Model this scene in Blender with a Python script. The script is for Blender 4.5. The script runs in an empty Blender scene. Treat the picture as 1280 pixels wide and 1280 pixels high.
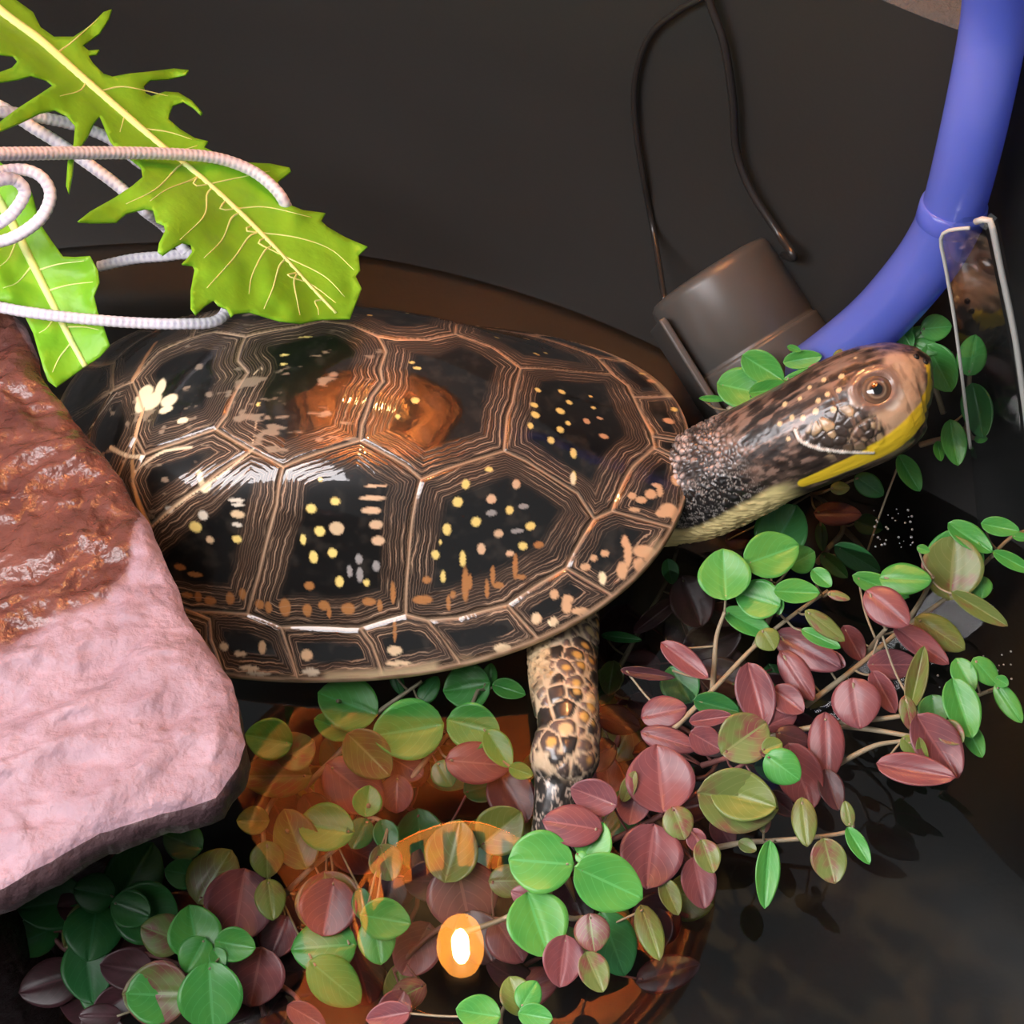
import bpy, bmesh, math, random
import numpy as np
from mathutils import Vector, Matrix
from mathutils.bvhtree import BVHTree
from mathutils.geometry import delaunay_2d_cdt

random.seed(7)
RNG = np.random.default_rng(7)
scene = bpy.context.scene
COL = scene.collection

# ------------------------------------------------------------------ camera
FPX, PITCH, CAMH = 1758.0, math.radians(50), 0.2
cam_d = bpy.data.cameras.new('camera'); cam = bpy.data.objects.new('camera', cam_d); COL.objects.link(cam)
cam.location = (0, 0, CAMH); cam.rotation_euler = (math.pi/2 - PITCH, 0, 0)
cam_d.sensor_width = 36; cam_d.lens = 36*FPX/1280; cam_d.clip_start = 0.005; cam_d.clip_end = 20
scene.camera = cam
# ------------------------------------------------------------------ world, exposure
world = bpy.data.worlds.new('room'); scene.world = world; world.use_nodes = True
world.node_tree.nodes['Background'].inputs[0].default_value = (0.93, 0.97, 1.0, 1)
world.node_tree.nodes['Background'].inputs[1].default_value = 0.28
vs = scene.view_settings
vs.view_transform = 'Standard'; vs.look = 'None'; vs.gamma = 1; vs.use_curve_mapping = False
vs.exposure = 0.0
LED_STRENGTH = 13.5
BULB_STRENGTH = 1900.0
WATER_Z = -0.004

# ------------------------------------------------------------------ pixel helpers (1280 x 1280 frame)
CAM = np.array([0, 0, CAMH])
FW = np.array([0, math.cos(PITCH), -math.sin(PITCH)]); UP = np.array([0, math.sin(PITCH), math.cos(PITCH)]); RT = np.array([1., 0, 0])
def ray(px, py):
    v = FW + RT*(px-640)/FPX - UP*(py-640)/FPX
    return v/np.linalg.norm(v)
def at_z(px, py, z):
    v = ray(px, py); return CAM + v*((z-CAMH)/v[2])
def depth_of(p): return float((np.asarray(p)-CAM) @ FW)
def px2m(n, p): return n*depth_of(p)/FPX
def project(P):
    d = P-CAM; z = d@FW
    return np.stack([640+FPX*(d@RT)/z, 640-FPX*(d@UP)/z], -1)

# ------------------------------------------------------------------ noise
def _hash(ix, iy, iz, k):
    h = (ix*374761393 + iy*668265263 + iz*2147483647 + k*1274126177) & 0xffffffff
    h = ((h ^ (h >> 13))*1274126177) & 0xffffffff
    h = ((h ^ (h >> 16))*2246822519) & 0xffffffff
    return ((h ^ (h >> 15)) & 0xffffff)/float(0xffffff)
def vnoise(P):
    i = np.floor(P).astype(np.int64); f = P-i; f = f*f*(3-2*f); r = 0
    for dx in (0, 1):
        for dy in (0, 1):
            for dz in (0, 1):
                w = (f[:, 0] if dx else 1-f[:, 0])*(f[:, 1] if dy else 1-f[:, 1])*(f[:, 2] if dz else 1-f[:, 2])
                r = r + w*_hash(i[:, 0]+dx, i[:, 1]+dy, i[:, 2]+dz, 1)
    return r
def fbm(P, o=4):
    r, a, t = 0, 1, 0
    for k in range(o):
        r = r + a*vnoise(P*2**k + 17.3*k); t += a; a *= .5
    return r/t
def worley(P):
    i = np.floor(P).astype(np.int64); n = len(P)
    f1 = np.full(n, 9.); f2 = np.full(n, 9.); cid = np.zeros(n)
    for dx in (-1, 0, 1):
        for dy in (-1, 0, 1):
            for dz in (-1, 0, 1):
                c = i + np.array([dx, dy, dz])
                q = c + np.stack([_hash(c[:, 0], c[:, 1], c[:, 2], k) for k in (2, 3, 4)], -1)
                d = np.linalg.norm(q-P, axis=1)
                new = d < f1
                f2 = np.where(new, f1, np.minimum(f2, d)); cid = np.where(new, _hash(c[:, 0], c[:, 1], c[:, 2], 5), cid); f1 = np.where(new, d, f1)
    return f1, f2, cid
def sst(a, b, x):
    t = np.clip((x-a)/(b-a), 0, 1); return t*t*(3-2*t)
def mixc(c, d, f):
    return c*(1-f)[:, None] + np.asarray(d)*f[:, None]

# ------------------------------------------------------------------ object helpers
def link_mesh(name, verts, faces, mat, parent=None, smooth=True, attrs=None, origin=None):
    verts = np.asarray(verts, float)
    o0 = np.zeros(3)
    if parent is None:
        o0 = np.array([verts[:, 0].mean(), verts[:, 1].mean(), verts[:, 2].min()]) if origin is None else np.asarray(origin, float)
    else:
        o0 = np.array(parent.matrix_world.translation) if origin is None else np.asarray(origin, float)
    me = bpy.data.meshes.new(name)
    me.from_pydata((verts-o0).tolist(), [], [tuple(int(i) for i in f) for f in faces])
    if smooth: me.polygons.foreach_set('use_smooth', [True]*len(me.polygons))
    for k, v in (attrs or {}).items():
        v = np.asarray(v, float)
        if v.ndim == 2:
            a = me.color_attributes.new(k, 'FLOAT_COLOR', 'POINT'); a.data.foreach_set('color', np.c_[v[:, :3], np.ones(len(v))].ravel())
        else:
            a = me.attributes.new(k, 'FLOAT', 'POINT'); a.data.foreach_set('value', v)
    me.materials.append(mat)
    ob = bpy.data.objects.new(name, me); COL.objects.link(ob)
    ob.location = o0
    if parent is not None:
        ob.location = Vector(o0) - parent.matrix_world.translation
        ob.parent = parent
        ob.matrix_world = Matrix.Translation(Vector(o0))
    else:
        ob.matrix_world = Matrix.Translation(Vector(o0))
    return ob
def thing(name, loc, label, cat, group=None):
    o = bpy.data.objects.new(name, None); COL.objects.link(o); o.empty_display_size = .01
    o.location = loc; o.matrix_world = Matrix.Translation(Vector(loc))
    return tag(o, label, cat, group)
def tag(o, label=None, cat=None, group=None, kind=None):
    if label: o['label'] = label
    if cat: o['category'] = cat
    if group: o['group'] = group
    if kind: o['kind'] = kind
    return o
def spline(pts, n):
    """Catmull-Rom through the points, n samples evenly spaced by length"""
    P = np.asarray(pts, float); Q = np.vstack([2*P[0]-P[1], P, 2*P[-1]-P[-2]]); out = []
    for i in range(len(P)-1):
        p0, p1, p2, p3 = Q[i:i+4]
        for t in np.linspace(0, 1, 24, endpoint=False):
            out.append(.5*((2*p1) + (-p0+p2)*t + (2*p0-5*p1+4*p2-p3)*t*t + (-p0+3*p1-3*p2+p3)*t**3))
    out.append(P[-1]); out = np.array(out)
    s = np.r_[0, np.cumsum(np.linalg.norm(np.diff(out[:, :3], axis=0), axis=1))]
    u = np.linspace(0, s[-1], n)
    return np.stack([np.interp(u, s, out[:, k]) for k in range(out.shape[1])], -1)
def tube(path, rad, k=12, cap=True, fn=None, up=(0.13, 0.21, 1)):
    """verts, faces of a tube along the path; rad scalar or per point; fn(i, theta)->radius factor"""
    P = np.asarray(path, float)[:, :3]; n = len(P); rad = np.broadcast_to(np.asarray(rad, float), (n,))
    T = np.gradient(P, axis=0); T /= np.linalg.norm(T, axis=1, keepdims=True)+1e-12
    a = np.asarray(up, float); a = a - (a@T[0])*T[0]; a /= np.linalg.norm(a); V = []
    th = np.linspace(0, 2*np.pi, k, endpoint=False)
    for i in range(n):
        a = a - (a@T[i])*T[i]; a /= np.linalg.norm(a)+1e-12; b = np.cross(T[i], a)
        f = np.ones(k) if fn is None else fn(i, th)
        V.append(P[i] + (np.cos(th)[:, None]*a + np.sin(th)[:, None]*b)*(rad[i]*f)[:, None])
    V = np.concatenate(V); F = []
    for i in range(n-1):
        for j in range(k):
            F.append((i*k+j, i*k+(j+1) % k, (i+1)*k+(j+1) % k, (i+1)*k+j))
    if cap:
        F.append(tuple(range(k-1, -1, -1))); F.append(tuple((n-1)*k+j for j in range(k)))
    return V, F
def lathe(prof, k=64, centre=(0, 0, 0), axis=None):
    """prof: list of (r, z)"""
    prof = np.asarray(prof, float); th = np.linspace(0, 2*np.pi, k, endpoint=False); n = len(prof)
    V = np.stack([prof[:, 0][:, None]*np.cos(th), prof[:, 0][:, None]*np.sin(th), np.repeat(prof[:, 1][:, None], k, 1)], -1).reshape(-1, 3)
    F = [(i*k+j, i*k+(j+1) % k, (i+1)*k+(j+1) % k, (i+1)*k+j) for i in range(n-1) for j in range(k)]
    if axis is not None:
        q = Vector((0, 0, 1)).rotation_difference(Vector(axis)).to_matrix(); V = V @ np.array(q).T
    return V + np.asarray(centre, float), F
def merge(parts):
    V, F, o = [], [], 0
    for v, f in parts:
        V.append(np.asarray(v)); F += [tuple(i+o for i in g) for g in f]; o += len(v)
    return np.concatenate(V), F

# ------------------------------------------------------------------ materials
def mat(name):
    m = bpy.data.materials.new(name); m.use_nodes = True; nt = m.node_tree
    return m, nt, nt.nodes['Principled BSDF'], nt.nodes['Material Output']
def nd(nt, t, **kw):
    n = nt.nodes.new(t)
    for k, v in kw.items():
        if k.startswith('i_'): n.inputs[k[2:].replace('_', ' ')].default_value = v
        else: setattr(n, k, v)
    return n
def attr(nt, name): return nd(nt, 'ShaderNodeAttribute', attribute_name=name)
def ramp(nt, stops):
    r = nt.nodes.new('ShaderNodeValToRGB'); e = r.color_ramp.elements
    while len(e) < len(stops): e.new(.5)
    for el, (p, c) in zip(e, stops): el.position = p; el.color = (*c, 1)
    return r
def noise_bump(nt, bsdf, scale, strength, dist=.0005, detail=6):
    tc = nd(nt, 'ShaderNodeTexCoord'); n = nd(nt, 'ShaderNodeTexNoise'); n.inputs['Scale'].default_value = scale; n.inputs['Detail'].default_value = detail
    nt.links.new(tc.outputs['Object'], n.inputs['Vector'])
    b = nd(nt, 'ShaderNodeBump'); b.inputs['Strength'].default_value = strength; b.inputs['Distance'].default_value = dist
    nt.links.new(n.outputs['Fac'], b.inputs['Height']); nt.links.new(b.outputs['Normal'], bsdf.inputs['Normal'])
    return tc, n
def plain(name, col, rough=.5, metal=0., bump=None, coat=0., spec=.5):
    m, nt, b, o = mat(name); b.inputs['Base Color'].default_value = (*col, 1); b.inputs['Roughness'].default_value = rough; b.inputs['Metallic'].default_value = metal
    b.inputs['Coat Weight'].default_value = coat; b.inputs['Specular IOR Level'].default_value = spec
    if bump: noise_bump(nt, b, *bump)
    return m
def painted(name, rough, coat=0, coatr=.06, bump=None, spec=.5):
    m, nt, b, o = mat(name); a = attr(nt, 'col'); nt.links.new(a.outputs['Color'], b.inputs['Base Color'])
    b.inputs['Roughness'].default_value = rough; b.inputs['Coat Weight'].default_value = coat; b.inputs['Coat Roughness'].default_value = coatr; b.inputs['Specular IOR Level'].default_value = spec
    if bump: noise_bump(nt, b, *bump)
    return m
M_TUB = plain('black_plastic', (.0180, .0178, .0168), .5, bump=(900, .25, .0002))
M_RIM = plain('rough_black_rim', (.075, .08, .086), .75, bump=(1500, .9, .0006))
def scute_material():
    m, nt, b, o = mat('scute'); L = nt.links
    def mth(op, a, c=None, d=None):
        n = nd(nt, 'ShaderNodeMath', operation=op)
        for k, v in enumerate((a, c, d)):
            if v is None: continue
            if isinstance(v, (int, float)): n.inputs[k].default_value = v
            else: L.new(v, n.inputs[k])
        return n.outputs[0]
    def smooth(v, lo, hi):
        n = nd(nt, 'ShaderNodeMapRange', interpolation_type='SMOOTHSTEP'); L.new(v, n.inputs[0]); n.inputs[1].default_value = lo; n.inputs[2].default_value = hi; return n.outputs[0]
    tc = nd(nt, 'ShaderNodeTexCoord')
    def noise(sc, det=2):
        n = nd(nt, 'ShaderNodeTexNoise'); n.inputs['Scale'].default_value = sc; n.inputs['Detail'].default_value = det; L.new(tc.outputs['Object'], n.inputs['Vector']); return n.outputs['Fac']
    c, dd, rg = attr(nt, 'col'), attr(nt, 'dmm'), attr(nt, 'ring')
    x = mth('ADD', dd.outputs['Fac'], mth('MULTIPLY', mth('SUBTRACT', noise(210), .5), 1.5))
    x = mth('ADD', x, mth('MULTIPLY', mth('SUBTRACT', noise(1400, 1), .5), .22))
    def lines(per, lo, hi): return smooth(mth('ABSOLUTE', mth('SUBTRACT', mth('FRACT', mth('DIVIDE', x, per)), .5)), lo, hi)
    l1 = mth('MULTIPLY', lines(1.05, .36, .47), smooth(noise(150), .40, .58)); l2 = mth('MULTIPLY', lines(.43, .30, .46), .30)
    ln = mth('MULTIPLY', mth('MAXIMUM', l1, l2), rg.outputs['Fac']); ln = mth('MULTIPLY', ln, mth('SUBTRACT', 1.0, mth('MULTIPLY', dd.outputs['Fac'], .12)))
    mx = nd(nt, 'ShaderNodeMix', data_type='RGBA'); L.new(ln, mx.inputs[0]); L.new(c.outputs['Color'], mx.inputs[6]); mx.inputs[7].default_value = (.46, .31, .205, 1)
    L.new(mx.outputs[2], b.inputs['Base Color'])
    hgt = mth('ADD', mth('MULTIPLY', lines(.86, .1, .5), mth('MULTIPLY', rg.outputs['Fac'], .6)), mth('MULTIPLY', noise(900, 3), .35))
    bp = nd(nt, 'ShaderNodeBump'); bp.inputs['Strength'].default_value = .30; bp.inputs['Distance'].default_value = .00016; L.new(hgt, bp.inputs['Height']); L.new(bp.outputs[0], b.inputs['Normal']); L.new(bp.outputs[0], b.inputs['Coat Normal'])
    b.inputs['Roughness'].default_value = .38; b.inputs['Specular IOR Level'].default_value = .15; b.inputs['Coat Weight'].default_value = .85; b.inputs['Coat Roughness'].default_value = .045; b.inputs['Coat IOR'].default_value = 1.6
    return m
M_SCUTE = scute_material()
M_SHELLBASE = painted('shell_seam', .45, .3, .2)
M_SKIN = painted('turtle_skin', .36, .5, .14, bump=(2600, .12, .0002))
M_EYE = painted('turtle_eye', .12, 1., .02)
M_PUMP = plain('pump_plastic', (.075, .071, .066), .36, bump=(1200, .12, .0001))
M_CABLE = plain('cable_rubber', (.02, .018, .017), .3)
M_STEM = plain('stem', (.36, .30, .20), .45)
M_STEMR = plain('stem_red', (.25, .10, .09), .45)
M_METAL = plain('lamp_metal', (.80, .37, .17), .40, .55)
M_LIP = plain('polished_lip', (1.0, .62, .30), .16, 1.0)
M_NECKM = plain('lamp_neck', (.95, .48, .18), .5)
M_HOUSING = plain('black_housing', (.02, .02, .02), .5)

def leaf_material(name, c_body, c_vein, c_alt, mixmode, gloss=.34):
    m, nt, b, out = mat(name); L = nt.links
    uv = nd(nt, 'ShaderNodeUVMap', uv_map='uv'); sep = nd(nt, 'ShaderNodeSeparateXYZ'); L.new(uv.outputs[0], sep.inputs[0])
    def math_(op, a, bb=None):
        n = nd(nt, 'ShaderNodeMath', operation=op)
        for k, v in enumerate((a, bb)):
            if v is None: continue
            if isinstance(v, (int, float)): n.inputs[k].default_value = v
            else: L.new(v, n.inputs[k])
        return n.outputs[0]
    au = math_('ABSOLUTE', math_('SUBTRACT', sep.outputs[0], .5))          # 0 at the midrib, .5 at the edge
    mid = math_('LESS_THAN', au, .022)
    w = math_('SUBTRACT', math_('MULTIPLY', sep.outputs[1], 6.0), math_('MULTIPLY', math_('POWER', au, 1.4), 8.0))
    fr = math_('ABSOLUTE', math_('SUBTRACT', math_('FRACT', w), .5))
    side = math_('LESS_THAN', fr, .05)
    vein = math_('MAXIMUM', mid, math_('MULTIPLY', side, .55))
    oi = nd(nt, 'ShaderNodeObjectInfo')
    tc = nd(nt, 'ShaderNodeTexCoord'); ns = nd(nt, 'ShaderNodeTexNoise'); ns.inputs['Scale'].default_value = 2.2; ns.inputs['Detail'].default_value = 3
    ad = nd(nt, 'ShaderNodeVectorMath', operation='ADD'); L.new(tc.outputs['Object'], ad.inputs[0])
    cm = nd(nt, 'ShaderNodeCombineXYZ'); L.new(math_('MULTIPLY', oi.outputs['Random'], 40.), cm.inputs[0]); L.new(cm.outputs[0], ad.inputs[1])
    L.new(ad.outputs[0], ns.inputs['Vector'])
    mr = nd(nt, 'ShaderNodeMapRange'); mr.inputs[1].default_value = mixmode[0]; mr.inputs[2].default_value = mixmode[1]
    f = math_('ADD', ns.outputs['Fac'], math_('MULTIPLY', math_('SUBTRACT', oi.outputs['Random'], .5), .25)); L.new(f, mr.inputs[0])
    m1 = nd(nt, 'ShaderNodeMix', data_type='RGBA'); L.new(mr.outputs[0], m1.inputs[0]); m1.inputs[6].default_value = (*c_body, 1); m1.inputs[7].default_value = (*c_alt, 1)
    m2 = nd(nt, 'ShaderNodeMix', data_type='RGBA'); L.new(vein, m2.inputs[0]); L.new(m1.outputs[2], m2.inputs[6]); m2.inputs[7].default_value = (*c_vein, 1)
    L.new(m2.outputs[2], b.inputs['Base Color']); b.inputs['Roughness'].default_value = gloss
    tr = nd(nt, 'ShaderNodeBsdfTranslucent'); L.new(m2.outputs[2], tr.inputs[0])
    mx = nd(nt, 'ShaderNodeMixShader'); mx.inputs[0].default_value = .22; L.new(b.outputs[0], mx.inputs[1]); L.new(tr.outputs[0], mx.inputs[2]); L.new(mx.outputs[0], out.inputs[0])
    return m
LEAFMAT = {
    'G': leaf_material('leaf_green', (.085, .40, .075), (.14, .52, .14), (.15, .46, .08), (.4, .8)),
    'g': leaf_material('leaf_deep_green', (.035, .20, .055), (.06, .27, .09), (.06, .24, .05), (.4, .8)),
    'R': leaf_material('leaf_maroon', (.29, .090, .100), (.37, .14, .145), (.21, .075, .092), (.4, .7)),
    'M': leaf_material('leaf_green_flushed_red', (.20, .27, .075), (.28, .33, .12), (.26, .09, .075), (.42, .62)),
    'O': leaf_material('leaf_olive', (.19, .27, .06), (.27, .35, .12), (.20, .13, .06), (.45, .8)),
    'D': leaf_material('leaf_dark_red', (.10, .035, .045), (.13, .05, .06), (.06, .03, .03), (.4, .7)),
}

# ================================================================== THE TUB AND WATER (structure)
TC = np.array([-.074, .074]); TR = .1767
prof = [(TR+.0065, .1), (TR+.0045, .0885), (TR+.0043, .085), (TR+.003, .05), (TR, WATER_Z), (TR-.0012, WATER_Z-.0016), (TR-.010, WATER_Z-.004), (TR-.0135, WATER_Z-.007), (TR-.0155, WATER_Z-.014), (TR-.019, -.06), (TR-.03, -.075), (TR-.05, -.079), (.03, -.08), (.0005, -.08)]
prof = [(r, min(z, .085)) for r, z in prof[2:]]
def tub_grow(x, y):          # the tub is a little longer towards the plate side
    a = np.degrees(np.arctan2(y-TC[1], x-TC[0])); return (.015*sst(0, 1, (44-a)/20) + .025*sst(0, 1, (24-a)/26))*sst(0, 1, (a+120)/60)
def reshape(V):
    V = np.array(V); dx, dy = V[:, 0]-TC[0], V[:, 1]-TC[1]; r = np.hypot(dx, dy)+1e-9; g = tub_grow(V[:, 0], V[:, 1])*np.clip(r/TR, 0, 1)
    a = np.degrees(np.arctan2(dy, dx)); inset = np.where((V[:, 2] < WATER_Z-.0005) & (V[:, 2] > -.07), TR-r, 0)*.9*(1-sst(38, 52, a))*(a > -100)      # no ledge under water on that side
    g = g + inset
    V[:, 0] += dx/r*g; V[:, 1] += dy/r*g; return V
V, F = lathe(prof, 192, (TC[0], TC[1], 0)); V = reshape(V)
tub = link_mesh('wall_tub', V, F, M_TUB); tag(tub, 'black round plastic tub that holds the water', kind='structure')
V, F = lathe([(TR+.0043, .0851), (TR+.0060, .0872), (TR+.034, .0875), (TR+.036, .086), (TR+.036, .070), (TR+.031, .070), (TR+.031, .083), (TR+.0063, .083), (TR+.0043, .0851)], 192, (TC[0], TC[1], 0)); V = reshape(V)
rim = link_mesh('trim_1', V, F, M_RIM); tag(rim, 'rough dark grey rim around the tub', kind='structure')
def wall_r(z): return np.interp(z, [WATER_Z, .05, .085], [TR, TR+.003, TR+.0043])
def at_wall(px, py, off=.0012):
    v = ray(px, py); s = np.linspace(.12, .45, 1600); P = CAM + v*s[:, None]
    d = np.hypot(P[:, 0]-TC[0], P[:, 1]-TC[1]) - (wall_r(P[:, 2])+tub_grow(P[:, 0], P[:, 1])-off)
    i = int(np.argmax(d > 0)); return P[i]

mw, nt, b, out = mat('water'); nt.nodes.remove(b)
fr = nd(nt, 'ShaderNodeFresnel'); fr.inputs['IOR'].default_value = 1.52
tr = nd(nt, 'ShaderNodeBsdfTransparent'); tr.inputs[0].default_value = (.84, .86, .86, 1)
gl = nd(nt, 'ShaderNodeBsdfGlossy'); gl.inputs['Roughness'].default_value = .012
tc = nd(nt, 'ShaderNodeTexCoord'); nz = nd(nt, 'ShaderNodeTexNoise'); nz.inputs['Scale'].default_value = 28; nz.inputs['Detail'].default_value = 1
bp = nd(nt, 'ShaderNodeBump'); bp.inputs['Strength'].default_value = .16; bp.inputs['Distance'].default_value = .0012
nt.links.new(tc.outputs['Object'], nz.inputs['Vector']); nt.links.new(nz.outputs['Fac'], bp.inputs['Height'])
nt.links.new(bp.outputs[0], gl.inputs['Normal'])
mx = nd(nt, 'ShaderNodeMixShader'); nt.links.new(fr.outputs[0], mx.inputs[0]); nt.links.new(tr.outputs[0], mx.inputs[1]); nt.links.new(gl.outputs[0], mx.inputs[2]); nt.links.new(mx.outputs[0], out.inputs[0])
def clampin(p, off=.003):
    '''move a point towards the camera until it is inside the tub'''
    p = np.array(p, float)
    for _ in range(400):
        if np.hypot(p[0]-TC[0], p[1]-TC[1]) <= wall_r(p[2])+float(tub_grow(p[0], p[1]))-off or p[2] > .09: break
        p = p + (CAM-p)*.004
    return p
th = np.linspace(0, 2*np.pi, 192, endpoint=False)
V = np.c_[TC[0]+(TR+.0005)*np.cos(th), TC[1]+(TR+.0005)*np.sin(th), np.full(192, WATER_Z)]; V = reshape(V)
water = link_mesh('water', V, [tuple(range(192))], mw, smooth=False); tag(water, 'still clear water filling the black tub', 'water', kind='stuff')

# ================================================================== THE LAMPS (above the frame; seen mirrored in water and shell)
LX, LY = -.018, .204
lamp = thing('heat_lamp', (LX, LY, .30), 'dome heat lamp hanging over the turtle, mirrored orange in the water', 'lamp')
bowl = [(.0355, .252), (.041, .250), (.043, .247), (.050, .242), (.051, .239), (.060, .231), (.0612, .2285), (.069, .2195), (.0702, .217), (.077, .206), (.0795, .2), (.0815, .1985), (.0822, .2), (.079, .208), (.071, .2225), (.061, .236), (.050, .2465), (.040, .255), (.0365, .256)]
V, F = lathe(bowl, 96, (LX, LY, 0)); link_mesh('reflector', V, F, M_METAL, lamp)
for r0, z0 in ((.0768, .2050), (.0700, .2160)):
    V, F = lathe([(r0, z0), (r0-.0012, z0-.0004), (r0-.0002, z0-.0022), (r0+.0012, z0-.0026), (r0+.0012, z0-.001)], 96, (LX, LY, 0)); link_mesh('rolled_bead', V, F, M_NECKM, lamp)
# neck made of separate bars so that it has real vent slots
ta = np.linspace(0, 2*np.pi, 17); V, F = lathe([(.0362+.0013*math.cos(q), .2505+.0013*math.sin(q)) for q in ta], 96, (LX, LY, 0)); link_mesh('neck_lip', V, F, M_LIP, lamp)
V, F = lathe([(.0355, .252), (.0355, .258), (.0375, .258), (.0375, .252)], 64, (LX, LY, 0)); link_mesh('neck_ring', V, F, M_NECKM, lamp)
V, F = lathe([(.0355, .288), (.0355, .302), (.0005, .304), (.0005, .306), (.0375, .305), (.0375, .288)], 64, (LX, LY, 0)); link_mesh('neck_cap', V, F, M_HOUSING, lamp)
bar0 = None
for k in range(20):
    a = 2*math.pi*k/20
    if bar0 is None:
        x, w, h = .0365, .0032, .016
        Vb = np.array([(sx*.001, sy*w, .273+sz*h) for sx in (-1, 1) for sy in (-1, 1) for sz in (-1, 1)]) + np.array([x, 0, 0])
        Fb = [(0, 1, 3, 2), (4, 6, 7, 5), (0, 4, 5, 1), (2, 3, 7, 6), (0, 2, 6, 4), (1, 5, 7, 3)]
        bar0 = link_mesh('neck_bar', Vb + np.array([LX, LY, 0]), Fb, M_NECKM, lamp, smooth=False, origin=(LX, LY, .30)); ob = bar0
    else:
        ob = bar0.copy(); COL.objects.link(ob); ob.parent = lamp
    ob.location = (0, 0, 0); ob.rotation_euler = (0, 0, a)
mb, nt, b, out = mat('amber_bulb'); nt.nodes.remove(b)
em = nd(nt, 'ShaderNodeEmission'); em.inputs[0].default_value = (1, .34, .05, 1); em.inputs[1].default_value = BULB_STRENGTH*.026
tr = nd(nt, 'ShaderNodeBsdfTransparent'); tr.inputs[0].default_value = (1, .85, .6, 1); mx = nd(nt, 'ShaderNodeMixShader'); mx.inputs[0].default_value = .45
nt.links.new(tr.outputs[0], mx.inputs[1]); nt.links.new(em.outputs[0], mx.inputs[2]); nt.links.new(mx.outputs[0], out.inputs[0])
V, F = lathe([(.0003, .2555), (.003, .2562), (.0060, .259), (.0082, .264), (.0090, .270), (.0088, .276), (.0072, .284), (.0055, .288)], 32, (LX, LY, 0))
bulb = link_mesh('bulb', V, F, mb, lamp)
mf, nt, b, out = mat('glowing_core'); nt.nodes.remove(b); em = nd(nt, 'ShaderNodeEmission'); em.inputs[0].default_value = (1, .72, .40, 1); em.inputs[1].default_value = BULB_STRENGTH
nt.links.new(em.outputs[0], out.inputs[0])
V, F = lathe([(.0002, .2605), (.0022, .2615), (.0032, .265), (.0032, .277), (.0022, .281), (.0002, .282)], 20, (LX, LY, 0)); link_mesh('filament', V, F, mf, bulb)
V, F = lathe([(.0003, .287), (.0075, .287), (.0075, .303), (.0003, .3035)], 32, (LX, LY, 0)); link_mesh('socket', V, F, M_HOUSING, lamp)
V, F = tube(spline([(LX, LY, .3055), (LX+.004, LY+.02, .34), (LX+.01, LY+.08, .38), (LX, LY+.25, .40)], 40), .003, 10); link_mesh('lamp_cord', V, F, M_CABLE, lamp)

ml, nt, b, out = mat('led_panel'); b.inputs['Base Color'].default_value = (1, 1, 1, 1)
b.inputs['Emission Color'].default_value = (1, .955, .975, 1); b.inputs['Emission Strength'].default_value = LED_STRENGTH
def box(x0, x1, y0, y1, z0, z1):
    V = np.array([(x, y, z) for x in (x0, x1) for y in (y0, y1) for z in (z0, z1)])
    return V, [(0, 1, 3, 2), (4, 6, 7, 5), (0, 4, 5, 1), (2, 3, 7, 6), (0, 2, 6, 4), (1, 5, 7, 3)]
led = thing('light_bar', (-.235, .045, .235), 'long white aquarium light bar hanging beside the heat lamp', 'lamp')
V, F = box(-.42, -.05, -.055, .095, .2255, .243); link_mesh('housing', V, F, M_HOUSING, led, smooth=False)
V, F = box(-.415, -.058, -.048, .088, .2235, .2254); link_mesh('diffuser', V, F, ml, led, smooth=False)
for x in (-.36, -.11):
    V, F = tube([(x, .045, .2435), (x, .047, .30), (x, .05, .40)], .0012, 8); link_mesh('hanger_wire', V, F, M_CABLE, led)

# ================================================================== THE TURTLE
PRM = [0.06049, 0.04114, 0.02785, 0.98661, 0.1098, 0.2498, -0.02839, 0.1709, 0.00874, -0.10228, 0.09851, 0.10529, 0.0126, -0.01827, 0.0043, -0.02699, 0.02025, -0.09525, 0.13204, -0.01245]
A_, B_, H_, b_, egg_, fl_ = PRM[:6]; E_ = PRM[12:]
def rot(yaw, pitch, roll):
    cy, sy, cp, sp, cr, sr = math.cos(yaw), math.sin(yaw), math.cos(pitch), math.sin(pitch), math.cos(roll), math.sin(roll)
    return np.array([[cy, -sy, 0], [sy, cy, 0], [0, 0, 1]]) @ np.array([[cp, 0, -sp], [0, 1, 0], [sp, 0, cp]]) @ np.array([[1, 0, 0], [0, cr, -sr], [0, sr, cr]])
TROT = rot(*PRM[9:12]); TPOS = np.array(PRM[6:9])
def shell_local(u, v):
    """carapace surface; (u, v) is the unit disc, u to the head, v to the left side"""
    T = np.minimum(np.hypot(u, v), 1.0); PH = np.arctan2(v, u); e = E_
    r = np.sin(T*np.pi/2)*(1-fl_)+fl_*T**6; c, s = np.cos(PH), np.sin(PH)
    k = (np.abs(c)**2.25+np.abs(s)**2.25)**(-1/2.25)
    k = k*(1+(e[0]*np.cos(3*PH)+e[1]*np.cos(4*PH)+e[2]*np.cos(5*PH)+e[3]*np.sin(2*PH)+e[4]*np.sin(3*PH))*T**2)
    x = A_*k*c*r+e[5]*A_*(1-T*T); y = B_*(1-egg_*c)*k*s*r
    z = H_*np.maximum(np.cos(T*np.pi/2), 0)**b_+e[6]*H_*np.cos(2*PH)*T**2+e[7]*H_*c*T**2*(1-T*T)
    z = z + np.where(v < 0, .0021, .0009)*np.exp(-((np.abs(v)-.43)/.15)**2)*np.exp(-(u/.5)**4)      # low shoulder along the costal seam
    return np.stack([x, y, z], -1)
def shell(u, v): return shell_local(np.asarray(u, float), np.asarray(v, float)) @ TROT.T + TPOS
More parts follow.
